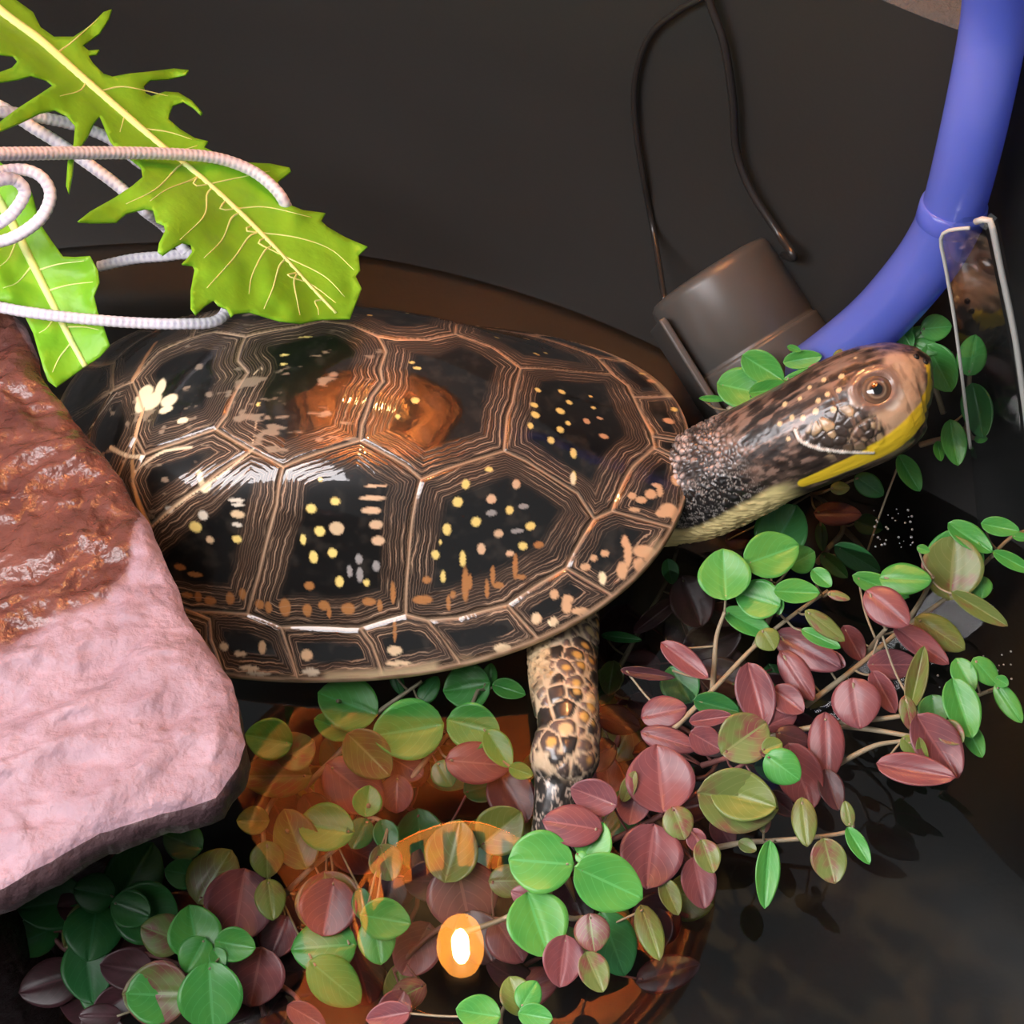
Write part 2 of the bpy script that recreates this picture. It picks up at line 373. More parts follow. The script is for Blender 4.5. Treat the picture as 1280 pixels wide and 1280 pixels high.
def shell_n(u, v):
    u = np.asarray(u, float); v = np.asarray(v, float); h = 2e-3; sc = np.minimum(1, .994/np.maximum(np.hypot(u, v), 1e-9)); u, v = u*sc, v*sc
    n = np.cross(shell(u+h, v)-shell(u-h, v), shell(u, v+h)-shell(u, v-h)); return n/np.linalg.norm(n, axis=-1, keepdims=True)
NT, NP = 90, 240
tt, pp = np.meshgrid(np.linspace(0, 1, NT+1), np.linspace(0, 2*np.pi, NP, endpoint=False), indexing='ij')
UVG = np.stack([tt*np.cos(pp), tt*np.sin(pp)], -1).reshape(-1, 2)
GV = shell(UVG[:, 0], UVG[:, 1])
GT = []
for i in range(NT):
    for j in range(NP):
        a, b2, c, d = i*NP+j, i*NP+(j+1) % NP, (i+1)*NP+(j+1) % NP, (i+1)*NP+j
        if i: GT.append((a, c, b2))
        GT.append((a, d, c))
SBVH = BVHTree.FromPolygons(GV.tolist(), GT)
def on_shell(px, py):
    """pixel -> (u, v) on the carapace, the nearest point of it when the ray misses"""
    v = ray(px, py); loc, nor, idx, dist = SBVH.ray_cast(Vector(CAM), Vector(v))
    if loc is None:
        best = None
        for s in np.linspace(.14, .34, 60):
            r = SBVH.find_nearest(Vector(CAM+v*s))
            if best is None or r[3] < best[3]: best = r
        loc, nor, idx, dist = best
    t = GT[idx]; M = np.array([GV[t[0]], GV[t[1]], GV[t[2]]]); w = np.linalg.lstsq(np.vstack([M.T, np.ones(3)*.1]), np.r_[np.array(loc), .1], rcond=None)[0]
    return (w[:, None]*UVG[list(t)]).sum(0)
turtle = thing('turtle', (TPOS[0], TPOS[1], WATER_Z), 'spotted turtle stretching its neck beside the pink rock ledge', 'turtle')

# carapace base: seam-coloured dome with a lip that folds under
V = [GV]; rimn = UVG[-NP:]
under = []
for f, dz in ((1.004, -.0009), (.985, -.0022), (.93, -.0030), (.86, -.0036), (.78, -.004)):
    L = shell_local(rimn[:, 0], rimn[:, 1]); L[:, :2] *= f; L[:, 2] += dz; under.append(L @ TROT.T + TPOS)
V = np.concatenate(V+under); F = [f for f in GT]
for k in range(len(under)):
    o1 = NT*NP if k == 0 else (NT+k)*NP; o1 = (NT+k)*NP; o2 = o1+NP
    F += [(o1+j, o2+j, o2+(j+1) % NP, o1+(j+1) % NP) for j in range(NP)]
V[:NP] = V[:NP].mean(0)
nrm = shell_n(UVG[:, 0], UVG[:, 1]); V[:len(GV)] -= nrm*.00012*np.clip((1-np.hypot(UVG[:, 0], UVG[:, 1]))*12, 0, 1)[:, None]
nb = fbm(V*420, 3); col = mixc(np.tile([.50, .33, .21], (len(V), 1)), [.24, .14, .085], sst(.35, .7, nb))
dlip = np.r_[np.zeros(len(GV)), np.ones(len(V)-len(GV))]; col = mixc(col, [.20, .145, .06], dlip)
carapace = link_mesh('carapace', V, F, M_SHELLBASE, turtle, attrs={'col': col}, origin=(TPOS[0], TPOS[1], WATER_Z))
# plastron
k = 72; th = np.linspace(0, 2*np.pi, k, endpoint=False); rings = []
L = shell_local(np.cos(th), np.sin(th))
for f, z in ((.80, .0), (.79, -.004), (.74, -.0085), (.6, -.0105), (.3, -.011), (.02, -.011)):
    Q = L.copy(); Q[:, :2] *= f; Q[:, 2] = z + L[:, 2]*.5*(f > .7); rings.append(Q @ TROT.T + TPOS)
V = np.concatenate(rings); F = [(i*k+j, (i+1)*k+j, (i+1)*k+(j+1) % k, i*k+(j+1) % k) for i in range(5) for j in range(k)]
nb = fbm(V*150, 3); pl = link_mesh('plastron', V, F, M_SHELLBASE, turtle, attrs={'col': mixc(np.tile([.50, .36, .13], (len(V), 1)), [.05, .035, .025], sst(.5, .62, nb))})

# scutes, traced as pixels on the carapace; tuples with small values are (u, v) for the hidden ones
def poly(pts):
    out = []
    for p in pts: out.append(np.array(p, float) if max(abs(p[0]), abs(p[1])) < 2 else on_shell(*p))
    return np.array(out)
V1F = [(742, 649), (764, 639), (790, 584), (806, 570), (818, 558), (814, 542), (791, 497), (784, 483), (765, 469)]
V1V2 = [(650, 461), (640, 503), (633, 521), (629, 564)]
V2V3 = [(472, 422), (482, 441), (475, 462), (478, 478), (464, 497), (452, 532), (450, 551)]
V3V4 = [(307, 422), (297, 452), (310, 467), (296, 489), (283, 520), (270, 537)]
C12 = [(526, 599), (515, 647), (510, 705), (507, 768)]
C23 = [(354, 584), (346, 630), (338, 659), (324, 717), (310, 767)]
DIAG = [(315, 564), (250, 610), (190, 657)]
NB = [(742, 649), (707, 710), (634, 756), (573, 772), (534, 775), (507, 768), (450, 785), (432, 785), (352, 784), (310, 767), (240, 763)]
SC = {
 'V1': [(629, 564), (657, 577), (721, 617)] + V1F + [(650, 461), (640, 503), (633, 521)],
 'V2': V2V3 + [(506, 582), (526, 599), (558, 586), (629, 564), (633, 521), (640, 503), (650, 461), (615, 436), (568, 419), (534, 426), (495, 426)],
 'V3': V3V4 + [(315, 564), (354, 584), (400, 566), (450, 551), (452, 532), (464, 497), (478, 478), (475, 462), (482, 441), (472, 422), (438, 407), (403, 403), (370, 410)],
 'V4': [(270, 537), (283, 520), (296, 489), (310, 467), (297, 452), (307, 422), (268, 416), (241, 423), (200, 441), (167, 478), (176, 502), (180, 515), (171, 547), (182, 568), (225, 553)],
 'V5': [(167, 478), (176, 502), (180, 515), (171, 547), (-.5, -.35), (-.68, -.3), (-.72, -.06), (143, 488)],
 'C1': C12 + [(534, 775), (573, 772), (634, 756), (707, 710), (742, 649), (721, 617), (657, 577), (629, 564), (558, 586)],
 'C2': C23 + [(352, 784), (432, 785), (450, 785), (507, 768), (510, 705), (515, 647), (526, 599), (506, 582), (450, 551), (400, 566)],
 'C3': DIAG + [(-.5, -.6), (-.5, -.7), (240, 763), (310, 767), (324, 717), (338, 659), (346, 630), (354, 584)],
 'C4': [(182, 568), (225, 553), (270, 537), (315, 564), (250, 610), (190, 657), (167, 600)],
 'C4b': [(171, 547), (182, 568), (167, 600), (190, 657), (-.5, -.6), (-.5, -.7), (-.66, -.55), (-.68, -.3), (-.5, -.35)],
 'F1': [(650, 461), (700, 464), (765, 469), (746, 448), (697, 430), (.66, .66), (.5, .78), (.30, .84), (574, 400), (568, 419), (615, 436)],
 'F2': [(568, 419), (574, 400), (.30, .84), (.13, .87), (-.05, .86), (-.03, .6), (403, 403), (438, 407), (472, 422), (495, 426), (534, 426)],
 'F3': [(403, 403), (-.03, .6), (-.05, .86), (-.18, .83), (-.38, .77), (-.35, .5), (241, 423), (268, 416), (307, 422), (370, 410)],
 'F4': [(241, 423), (-.35, .5), (-.38, .77), (-.62, .6), (-.72, .35), (143, 488), (167, 478), (200, 441)],
 'M1': [(764, 639), (790, 584), (806, 570), (817, 561), (859, 580), (849, 637), (835, 658)],
 'M2': [(707, 710), (742, 649), (764, 639), (835, 658), (823, 686), (815, 704), (765, 744)],
 'M3': [(634, 756), (707, 710), (765, 744), (740, 763), (687, 789), (672, 798)],
 'M4': [(534, 775), (573, 772), (634, 756), (672, 798), (644, 812), (611, 819), (569, 819)],
 'M5': [(450, 785), (507, 768), (534, 775), (553, 795), (569, 819), (510, 827), (474, 830), (465, 805)],
 'M6': [(352, 784), (432, 785), (450, 785), (465, 805), (474, 830), (442, 834), (400, 843), (372, 841), (359, 806)],
 'M7': [(263, 773), (240, 763), (310, 767), (352, 784), (359, 806), (372, 841), (330, 843), (280, 843), (265, 799)],
 'M8': [(240, 763), (263, 773), (265, 799), (280, 843), (-.5, -.86), (-.5, -.7)],
 'M9': [(-.5, -.7), (-.5, -.86), (-.72, -.69), (-.66, -.55)],
 'M10': [(-.66, -.55), (-.72, -.69), (-.9, -.43), (-.68, -.3)],
 'M11': [(-.68, -.3), (-.9, -.43), (-.99, -.1), (-.72, -.06)],
 'M12': [(-.72, -.06), (-.99, -.1), (-.98, .14), (97, 518), (143, 488)],
 'N': [(814, 546), (861, 553), (859, 580), (817, 561)],
 'P1': [(791, 497), (838, 496), (861, 553), (814, 546), (814, 542)],
 'P2': [(746, 448), (.78, .62), (838, 496), (791, 497), (784, 483), (765, 469)],
 'P3': [(697, 430), (.66, .74), (.78, .62), (746, 448)],
}
inner = [(.66, .66), (.5, .78), (.30, .84), (.13, .87), (-.05, .86), (-.18, .83), (-.38, .77), (-.62, .6), (-.72, .35), (-.6, .08)]
outer = [(.66, .74), (.54, .83), (.34, .93), (.16, .98), (-.05, .99), (-.22, .97), (-.45, .88), (-.72, .69), (-.88, .46), (-.98, .14)]
for i in range(9): SC['Q%d' % i] = [inner[i], outer[i], outer[i+1], inner[i+1]]
scale2 = np.array([A_*1.12, B_*1.22])          # (u, v) -> roughly metres along the surface
# markings: (px, py, rx, ry, colour) in pixels
Yl, Or, Cr, Bl = (.80, .62, .20), (.62, .34, .18), (.88, .76, .50), (.30, .29, .28)
SP = []
def sp(o, s, rows, c=Yl):
    for r in rows: SP.append((o[0]+r[0]/s, o[1]+r[1]/s, r[2]/s, (r[3] if len(r) > 3 else r[2])/s, c))
t3, t5, t4, t2, t6, t1 = (580, 380), (400, 600), (160, 600), (300, 380), (640, 580), (60, 380)
sp(t3, 4.267, [(390, 465, 18, 13), (517, 475, 25, 14), (555, 530, 20, 12), (370, 545, 28, 16), (375, 595, 26, 18), (508, 575, 30, 16), (350, 655, 18), (550, 640, 18, 12), (510, 675, 20, 16), (460, 730, 20, 18), (580, 800, 18, 26), (685, 560, 18, 9), (670, 500, 14, 7), (580, 930, 16, 34), (170, 140, 20, 10), (170, 187, 18, 10), (330, 195, 18, 9), (380, 275, 18, 10), (430, 270, 14, 9), (280, 140, 14, 6), (130, 885, 26, 12), (10, 960, 18), (1120, 570, 20, 16), (950, 380, 20, 7)])
sp(t3, 4.267, [(650, 630, 20, 16), (275, 960, 24, 22), (1085, 630, 34, 18), (1000, 420, 34, 14), (720, 615, 70, 7), (740, 710, 40, 14), (1170, 710, 14, 20)], Or)
sp(t5, 4.267, [(775, 25, 20), (730, 118, 28, 24), (675, 260, 22, 30), (830, 220, 26, 22), (1010, 160, 22), (615, 395, 22), (760, 415, 16, 38), (655, 510, 14, 32), (1120, 245, 30, 20), (1080, 350, 24, 18), (85, 110, 26, 20), (5, 268, 24), (70, 385, 24), (105, 540, 22, 26), (250, 545, 18), (640, 330, 7, 12)])
sp(t5, 4.267, [(910, 100, 28, 22), (860, 365, 22, 28), (950, 285, 26, 20), (1010, 390, 24, 16), (280, 95, 70, 12), (275, 160, 52, 18), (300, 235, 38, 24), (310, 320, 36, 24), (90, 255, 38, 30), (1040, 25, 22), (300, 30, 70, 7)], (.66, .45, .28))
sp(t5, 4.267, [(210, 420, 20, 26), (300, 455, 20, 26), (160, 480, 14, 30), (1050, 270, 50, 10), (1080, 140, 40, 12), (910, 175, 30, 14), (215, 500, 18, 40)], Bl)
sp(t4, 4.267, [(365, 248, 36, 28), (585, 310, 24, 20), (980, 150, 28, 24), (1022, 270, 28, 26), (937, 310, 18, 28), (992, 405, 22, 32), (1090, 385, 24, 26), (1130, 535, 22, 26)])
sp(t4, 4.267, [(405, 185, 28, 24), (225, 155, 26, 18), (580, 105, 50, 10), (585, 235, 36, 12), (590, 130, 40, 8)], (.62, .56, .46))
sp(t4, 4.267, [(590, 180, 42, 20), (440, 315, 24, 20), (1115, 255, 36, 30), (955, 930, 34, 28), (720, 890, 22, 36)], (.62, .46, .28))
ORS = (.38, .17, .055)
sp(t4, 4.267, [(705, 660, 26, 26), (752, 675, 18, 30), (840, 672, 30, 46), (960, 690, 26, 32), (1045, 665, 34, 26), (1075, 700, 12, 30), (1175, 685, 38, 30), (550, 625, 24, 34), (615, 605, 22, 34), (380, 620, 22, 28), (440, 640, 34, 22), (320, 610, 40, 14), (970, 560, 26, 22), (280, 460, 40, 18), (360, 500, 60, 12)], ORS)
sp(t5, 4.267, [(265, 645, 36, 20), (320, 665, 14, 30), (550, 635, 55, 22), (570, 530, 26, 18), (685, 650, 12, 40), (710, 610, 16, 20), (775, 560, 18, 90), (800, 540, 10, 40), (890, 580, 12, 50), (920, 510, 12, 50), (950, 560, 30, 16), (1040, 460, 14, 60), (1070, 515, 30, 12), (1165, 345, 30, 16), (390, 600, 14, 60), (400, 800, 10, 60)], ORS)
sp(t6, 4.923, [(965, 290, 62, 40), (920, 310, 50, 22), (1000, 330, 22, 50), (850, 190, 40, 30), (905, 165, 20, 40), (880, 135, 30, 12), (1010, 105, 32, 36), (790, 225, 42, 20), (750, 285, 50, 14), (735, 200, 30, 20), (690, 480, 22, 36), (710, 560, 26, 70), (675, 655, 36, 50), (800, 540, 66, 36), (850, 570, 50, 50), (780, 620, 40, 40), (570, 550, 30, 20), (450, 635, 34, 18), (500, 580, 22, 18), (340, 830, 36, 24), (335, 875, 30, 40), (150, 950, 30, 28), (260, 800, 30, 30), (420, 905, 55, 20)], (.62, .39, .22))
sp(t6, 4.923, [(555, 705, 26, 40), (245, 975, 24, 20), (370, 95, 18, 40)], Cr)
sp(t5, 4.267, [(400, 905, 40, 22), (975, 895, 48, 22), (420, 975, 90, 10), (1150, 735, 24, 24), (1245, 755, 22, 22)], (.70, .55, .35))
sp(t4, 4.267, [(980, 1022, 50, 18), (700, 1030, 90, 10), (650, 1000, 60, 12), (600, 925, 36, 14), (515, 885, 26, 22)], (.62, .58, .46))
sp(t2, 4.267, [(240, 280, 22, 8), (235, 328, 18, 8), (100, 540, 12), (430, 935, 14, 10), (945, 350, 24, 10), (935, 520, 22, 16), (840, 605, 16, 14), (915, 320, 16, 8), (350, 185, 40, 6), (890, 60, 16, 5), (690, 70, 16, 5)])
sp(t1, 4.571, [(600, 560, 80, 56), (560, 515, 66, 56), (650, 480, 34, 60), (700, 555, 70, 36), (540, 580, 44, 50), (680, 610, 80, 20), (780, 670, 46, 18)], Cr)
# pale scars and old cracks: polylines with a width in pixels
SCAR = [([(317, 562), (283, 590), (250, 611), (215, 636), (188, 659)], 3.4, (.72, .62, .42)), ([(318, 470), (328, 462), (322, 520), (316, 558)], 1.6, (.62, .46, .30)), ([(250, 592), (256, 612), (262, 606)], 7, (.70, .62, .40)),
        ([(196, 430), (180, 455), (165, 480)], 7, (.46, .22, .10)), ([(181, 512), (172, 540), (168, 572)], 4.5, (.60, .36, .18)), ([(167, 578), (170, 610), (178, 640), (185, 656)], 7, (.50, .30, .13)),
        ([(150, 485), (128, 500), (98, 518)], 1.8, (.5, .38, .27)), ([(148, 492), (130, 515), (114, 537)], 2.5, (.6, .52, .40)), ([(140, 560), (160, 570), (180, 572)], 5, (.75, .65, .45)), ([(240, 560), (205, 566), (170, 590)], 4, (.7, .6, .42))]
SPOT = []
for (px, py, rx, ry, c) in SP:
    u, v = on_shell(px, py); p = shell(u, v); SPOT.append((p, px2m(rx, p), px2m(ry, p), np.array(c)))
SCARL = []
for pts, w, c in SCAR:
    Q = np.array([shell(*on_shell(*p)) for p in pts]); SCARL.append((spline(Q, 70), px2m(w, Q[0]), np.array(c)))

def seg_dist(P, poly_):
    d = np.full(len(P), 9.)
    for i in range(len(poly_)):
        a, b2 = poly_[i], poly_[(i+1) % len(poly_)]; ab = b2-a; t = np.clip(((P-a)@ab)/(ab@ab+1e-18), 0, 1)
        d = np.minimum(d, np.linalg.norm(P-a-t[:, None]*ab, axis=1))
    return d
def inside(P, poly_):
    c = np.zeros(len(P), bool); n = len(poly_)
    for i in range(n):
        (x1, y1), (x2, y2) = poly_[i], poly_[(i+1) % n]
        if y1 == y2: continue
        hit = ((y1 > P[:, 1]) != (y2 > P[:, 1])) & (P[:, 0] < (x2-x1)*(P[:, 1]-y1)/(y2-y1)+x1); c ^= hit
    return c
def fill_polygon(pg, step):
    """dense triangulation of a 2D polygon: boundary resampled, hexagonal points inside"""
    B = []
    for i in range(len(pg)):
        a, b2 = pg[i], pg[(i+1) % len(pg)]; n = max(1, int(np.linalg.norm(b2-a)/step))
        for k in range(n): B.append(a+(b2-a)*k/n)
    B = np.array(B); lo, hi = pg.min(0), pg.max(0)
    ys = np.arange(lo[1], hi[1], step*.87); G = []
    for j, y in enumerate(ys): G.append(np.c_[np.arange(lo[0]+(j % 2)*step/2, hi[0], step), np.full(len(np.arange(lo[0]+(j % 2)*step/2, hi[0], step)), y)])
    G = np.concatenate(G); G = G + RNG.uniform(-.12, .12, G.shape)*step
    G = G[inside(G, pg)]; G = G[seg_dist(G, pg) > step*.55]
    P = np.concatenate([B, G]); n = len(B)
    r = delaunay_2d_cdt([Vector(p) for p in P], [], [list(range(n))], 1, 1e-9)
    return np.array([list(p) for p in r[0]]), [tuple(f) for f in r[2]]
for key, pts in SC.items():
    pg = poly(pts); rr = np.hypot(pg[:, 0], pg[:, 1])
    pg = pg*np.minimum(1, .999/np.maximum(rr, 1e-6))[:, None]
    pg = np.where((rr > .945)[:, None], pg*(.999/np.hypot(pg[:, 0], pg[:, 1]))[:, None], pg)
    q_ = []
    for i in range(len(pg)):
        a_, c_ = pg[i], pg[(i+1) % len(pg)]; q_.append(a_)
        if np.hypot(*a_) > .99 and np.hypot(*c_) > .99:      # follow the curved rim between two rim points
            t1, t2 = math.atan2(a_[1], a_[0]), math.atan2(c_[1], c_[0]); dt = (t2-t1+math.pi) % (2*math.pi)-math.pi
            q_ += [np.array([math.cos(t1+dt*k/8), math.sin(t1+dt*k/8)])*.999 for k in range(1, 8)]
    pg = np.array(q_)
    pg = pg*scale2
    area = .5*np.sum(pg[:, 0]*np.roll(pg[:, 1], -1)-pg[:, 1]*np.roll(pg[:, 0], -1))
    if area < 0: pg = pg[::-1]
    far = key[0] in 'FQP' and key != 'P1'
    P2, F = fill_polygon(pg, .00095 if key[0] == 'Q' else .00042 if far else .00028)
    d = seg_dist(P2, pg); uv = P2/scale2; S0 = shell(uv[:, 0], uv[:, 1]); N0 = shell_n(uv[:, 0], uv[:, 1])
    big = key[0] in 'VCF'
    wob = (fbm(S0*260, 3)-.5); dw = d + wob*.0012
    size = d.max(); zone = min(.0050 if big else .0028, size*.70)
    ringz = 1-sst(zone*.7, zone*1.05, dw)
    h = .00034*sst(0, .0006, d) + .00012*(fbm(S0*140, 2)-.5)*sst(.0006, .003, d)
    Pn = S0 + N0*h[:, None]
    # colour
    g = fbm(S0*500, 3); col = mixc(np.tile([.0062, .0058, .0056], (len(d), 1)), [.022, .019, .016], sst(.48, .78, g))
    brown = ringz*(.55+.45*sst(.3, .6, fbm(S0*120+5, 3)))
    col = mixc(col, [.040, .025, .017], brown)
    RM = ringz.copy()
    if key in ('V4', 'V3', 'F3', 'C4', 'V5'):
        fl = sst(.66, .73, fbm(np.c_[S0[:, 0]*260, S0[:, 1]*700, S0[:, 2]*700]+3, 3)); col = mixc(col, [.50, .38, .27], fl*.45); RM *= 1-fl*.7
    for p, rx, ry, c in SPOT:
        dl = S0-p; dx = dl@RT; near = (np.abs(dl).max(1) < 2.2*max(rx, ry))
        if not near.any(): continue
        dy = np.sqrt(np.maximum((dl**2).sum(1)-dx**2, 0)); q = np.sqrt((dx/rx)**2+(dy/(ry*1.12))**2) + (g-.5)*.5
        w_ = (1-sst(.82, 1.12, q))*near; col = mixc(col, c, w_); RM *= 1-w_*(.55 if c[2] < .08 else .9)
    for Q, w, c in SCARL:
        dm = np.min(np.linalg.norm(S0[:, None, :]-Q[None], axis=2), 1) if len(S0)*70 < 6e6 else np.full(len(S0), 9.)
        wv = w*(.5+fbm(S0*600, 2)); col = mixc(col, c, (1-sst(.35, .65, dm/wv)))
    seam = 1-sst(.0, .00042, d); col = mixc(col, [.54, .37, .24], seam*.85); RM *= 1-seam
    if key[0] in 'MNPQ':
        rim_ = sst(.975, .995, np.hypot(uv[:, 0], uv[:, 1])); col = mixc(col, [.55, .43, .26], rim_*sst(.48, .6, fbm(S0*110, 2)))
    link_mesh('scute', Pn, F, M_SCUTE, carapace, attrs={'col': col, 'dmm': d*1000 + random.random()*.4, 'ring': RM}, origin=(TPOS[0], TPOS[1], WATER_Z))

# ---- body: neck with head, torso, legs in one skin
def loft(stations, ns, nk, ratio):
    """stations: (px, py, z, half-width px); cross-sections face the camera side at theta = 90 degrees"""
    rows = []
    for (px, py, z, hw) in stations:
        p = at_z(px, py, z); rows.append([*p, px2m(hw, p)])
    R = spline(rows, ns); C_ = R[:, :3]; rad = R[:, 3]
    T = np.gradient(C_, axis=0); T /= np.linalg.norm(T, axis=1, keepdims=True)
    V = np.zeros((ns, nk, 3)); th = np.linspace(0, 2*np.pi, nk, endpoint=False)
    for i in range(ns):
        vd = C_[i]-CAM; vd /= np.linalg.norm(vd); e1 = np.cross(vd, T[i]); e1 /= np.linalg.norm(e1); e2 = np.cross(T[i], e1)
        if e2@vd > 0: e2 = -e2
        V[i] = C_[i] + (np.cos(th)[:, None]*e1 + np.sin(th)[:, None]*e2*ratio)*rad[i]
    F = [(i*nk+j, i*nk+(j+1) % nk, (i+1)*nk+(j+1) % nk, (i+1)*nk+j) for i in range(ns-1) for j in range(nk)]
    F.append(tuple(range(nk-1, -1, -1))); F.append(tuple((ns-1)*nk+j for j in range(nk)))
    return V, F, C_, rad, T, th
def grid_normals(V):
    a = np.gradient(V, axis=0); b2 = np.roll(V, -1, 1)-np.roll(V, 1, 1); n = np.cross(b2, a); n /= np.linalg.norm(n, axis=2, keepdims=True)+1e-12
    return n
NECK = [(790, 640, .006, 50), (862, 612, .011, 66), (912, 588, .018, 69), (962, 563, .024, 68), (1012, 540, .029, 70), (1058, 518, .0325, 74), (1095, 502, .035, 73), (1124, 490, .0365, 66), (1145, 483, .0375, 54), (1157, 481, .038, 41), (1164, 481, .0382, 25), (1167, 481, .0383, 5)]
NS, NK = 330, 280
V, Fh, Cn, rad, Tn, th = loft(NECK, NS, NK, .88)
n = grid_normals(V); n *= np.sign(((V-Cn[:, None])*n).sum(2, keepdims=True))
S0 = V.reshape(-1, 3); N0 = n.reshape(-1, 3); prj = project(S0); facing = ((S0-CAM)*N0).sum(1) < 0
def on_head(px, py):
    dd = ((prj-np.array([px, py]))**2).sum(1) + (~facing)*1e9; i = int(dd.argmin()); return S0[i], N0[i]
si = np.repeat(np.arange(NS), NK)/(NS-1); ti = np.tile(np.degrees(th), NS)
if V[NS//2, 0] @ UP < V[NS//2, NK//2] @ UP: ti = (ti+180) % 360      # 0 at the upper outline
ti = np.where(V.reshape(-1, 3).shape[0] > 0, ti, ti)
eyeP, eyeN = on_head(1097, 487)
headm = sst(.40, .52, si + .03*np.cos(np.radians(ti)))                 # 0 neck, 1 head
hv = Cn[int(.72*NS)]; hT = Tn[int(.72*NS)]; side = np.cross(hT, [0, .6, .8]); side /= np.linalg.norm(side)
def mirror(p): return p - 2*((p-hv)@side)*side
eyeM = mirror(eyeP)
f1, f2, cid = worley(S0*950); edge = f2-f1
wr1 = fbm(np.c_[S0@Tn[60]*500, S0[:, 1]*1700, S0[:, 2]*1700], 3)
lower = sst(74, 94, np.where(ti > 180, 360-ti, ti) + 20*(fbm(S0*200, 2)-.5))      # under side of the neck
bottom = sst(126, 136, np.where(ti > 180, 360-ti, ti) + 10*(fbm(S0*260, 2)-.5))
gran = sst(.05, .35, edge)
dis = (1-headm)*((1-lower)*.00045*(gran-.5) + lower*.00030*(np.abs(wr1-.5)*4-.5))
dis += headm*.00012*(fbm(S0*500, 3)-.5)
# colour of the neck
col = mixc(np.tile([.035, .027, .024], (len(S0), 1)), [.56, .44, .40], gran*sst(.25, .6, fbm(S0*330, 3)))
dk = mixc(np.tile([.010, .009, .009], (len(S0), 1)), [.34, .31, .28], sst(.075, .02, np.abs(wr1-.5))*.9 if False else (1-sst(.012, .045, np.abs(wr1-.5)))*.85)
col = col*(1-lower)[:, None] + dk*lower[:, None]
# head
hn = fbm(S0*330, 4); hc = mixc(np.tile([.035, .024, .020], (len(S0), 1)), [.13, .085, .065], sst(.42, .68, hn))
sl = S0@hT; pr_ = S0-sl[:, None]*hT
st_ = fbm(np.c_[sl*260, pr_[:, 1]*1500, pr_[:, 2]*1500]+4, 3); hc = mixc(hc, [.27, .18, .14], sst(.52, .66, st_)*.8); hc = mixc(hc, [.012, .009, .008], sst(.50, .38, st_)*.0 + (1-sst(.34, .44, st_))*.8)
dis += headm*.00016*(st_-.5)
def blotch(hc, pts, r, c, soft=.35, mir=False):
    for q in pts:
        p = on_head(q[0], q[1])[0]; rr = px2m(q[2] if len(q) > 2 else r, p)
        dd = np.linalg.norm(S0-p, axis=1)/rr + (hn-.5)*1.6
        if mir: dd = np.minimum(dd, np.linalg.norm(S0-mirror(p), axis=1)/rr + (hn-.5)*.6)
        hc = mixc(hc, c, 1-sst(1-soft, 1+soft, dd))
    return hc
hc = blotch(hc, [(1138, 478, 26), (1135, 500, 26), (1122, 452, 18), (1125, 520, 24), (1105, 530, 18), (1150, 500, 20), (1108, 542, 16), (1140, 455, 16)], 20, (.56, .37, .235), mir=True)
for q, rr in (((1058, 540), 40), ((1085, 545), 24), ((1030, 545), 24)):
    for P_ in (on_head(*q)[0], mirror(on_head(*q)[0])):
        mk = 1-sst(.75, 1.05, np.linalg.norm(S0-P_, axis=1)/px2m(rr, P_) + (hn-.5)*.5)
        c1, c2, c3 = worley(S0*560+3.3); pl_ = mixc(np.tile([.045, .032, .025], (len(S0), 1)), [.52, .37, .21], sst(.40, .62, c3)*sst(.04, .16, c2-c1)*(.6+.4*sst(.4, .6, hn)))
        hc = hc*(1-mk)[:, None]+pl_*mk[:, None]; dis += .00012*mk*sst(.03, .18, c2-c1)
hc = blotch(hc, [(1035, 493), (1022, 500), (1048, 487), (1020, 515), (1005, 522), (990, 522), (1000, 498), (1012, 484), (1052, 470), (1030, 475), (980, 505), (975, 530), (1070, 447), (985, 548), (1042, 512)], 3.2, (.74, .55, .30), .2)
hc = blotch(hc, [(1075, 500, 9), (1068, 490, 7), (1115, 505, 8), (1122, 492, 7), (1112, 472, 7)], 7, (.72, .62, .52))
ylw = spline([on_head(*q)[0] for q in [(1162, 460), (1162, 483), (1157, 503), (1144, 528), (1122, 549), (1097, 564), (1066, 579), (1035, 592), (1005, 604)]], 60)
wyl = np.interp(np.linspace(0, 1, 60), [0, .15, .45, .7, 1], [7, 12, 17, 13, 8])*depth_of(hv)/FPX
def dline(Q, w):
    r = np.full(len(S0), 9.)
    for k in range(len(Q)): r = np.minimum(r, np.linalg.norm(S0-Q[k], axis=1)/(w[k] if np.ndim(w) else w))
    return r
QM = np.array([mirror(q) for q in ylw])
dy = np.minimum(dline(ylw, wyl), dline(QM, wyl))
hc = mixc(hc, [.98, .68, .035], 1-sst(.8, 1.05, dy + (hn-.5)*.3))
for q, w, c in (([(995, 538), (1000, 549), (1010, 555), (1030, 561), (1060, 565), (1092, 566)], 2.6, (.80, .74, .66)), ([(1060, 552), (1075, 530), (1095, 520)], 1.6, (.25, .17, .11)), ([(1094, 520), (1096, 532), (1090, 552)], 1.6, (.22, .14, .10))):  # first line: highlight along the ear crease, painted in pale colour
    Q = spline([on_head(*p)[0] for p in q], 40); dd = dline(Q, px2m(w, Q[0])); hc = mixc(hc, c, 1-sst(.7, 1.1, dd)); dis += .00018*(1-sst(.4, 1.4, dd))*(1 if w > 2 else -1)
col = col*(1-headm)[:, None] + hc*headm[:, None]
col = mixc(col, [.95, .78, .36], bottom*(1-sst(.50, .58, si)))
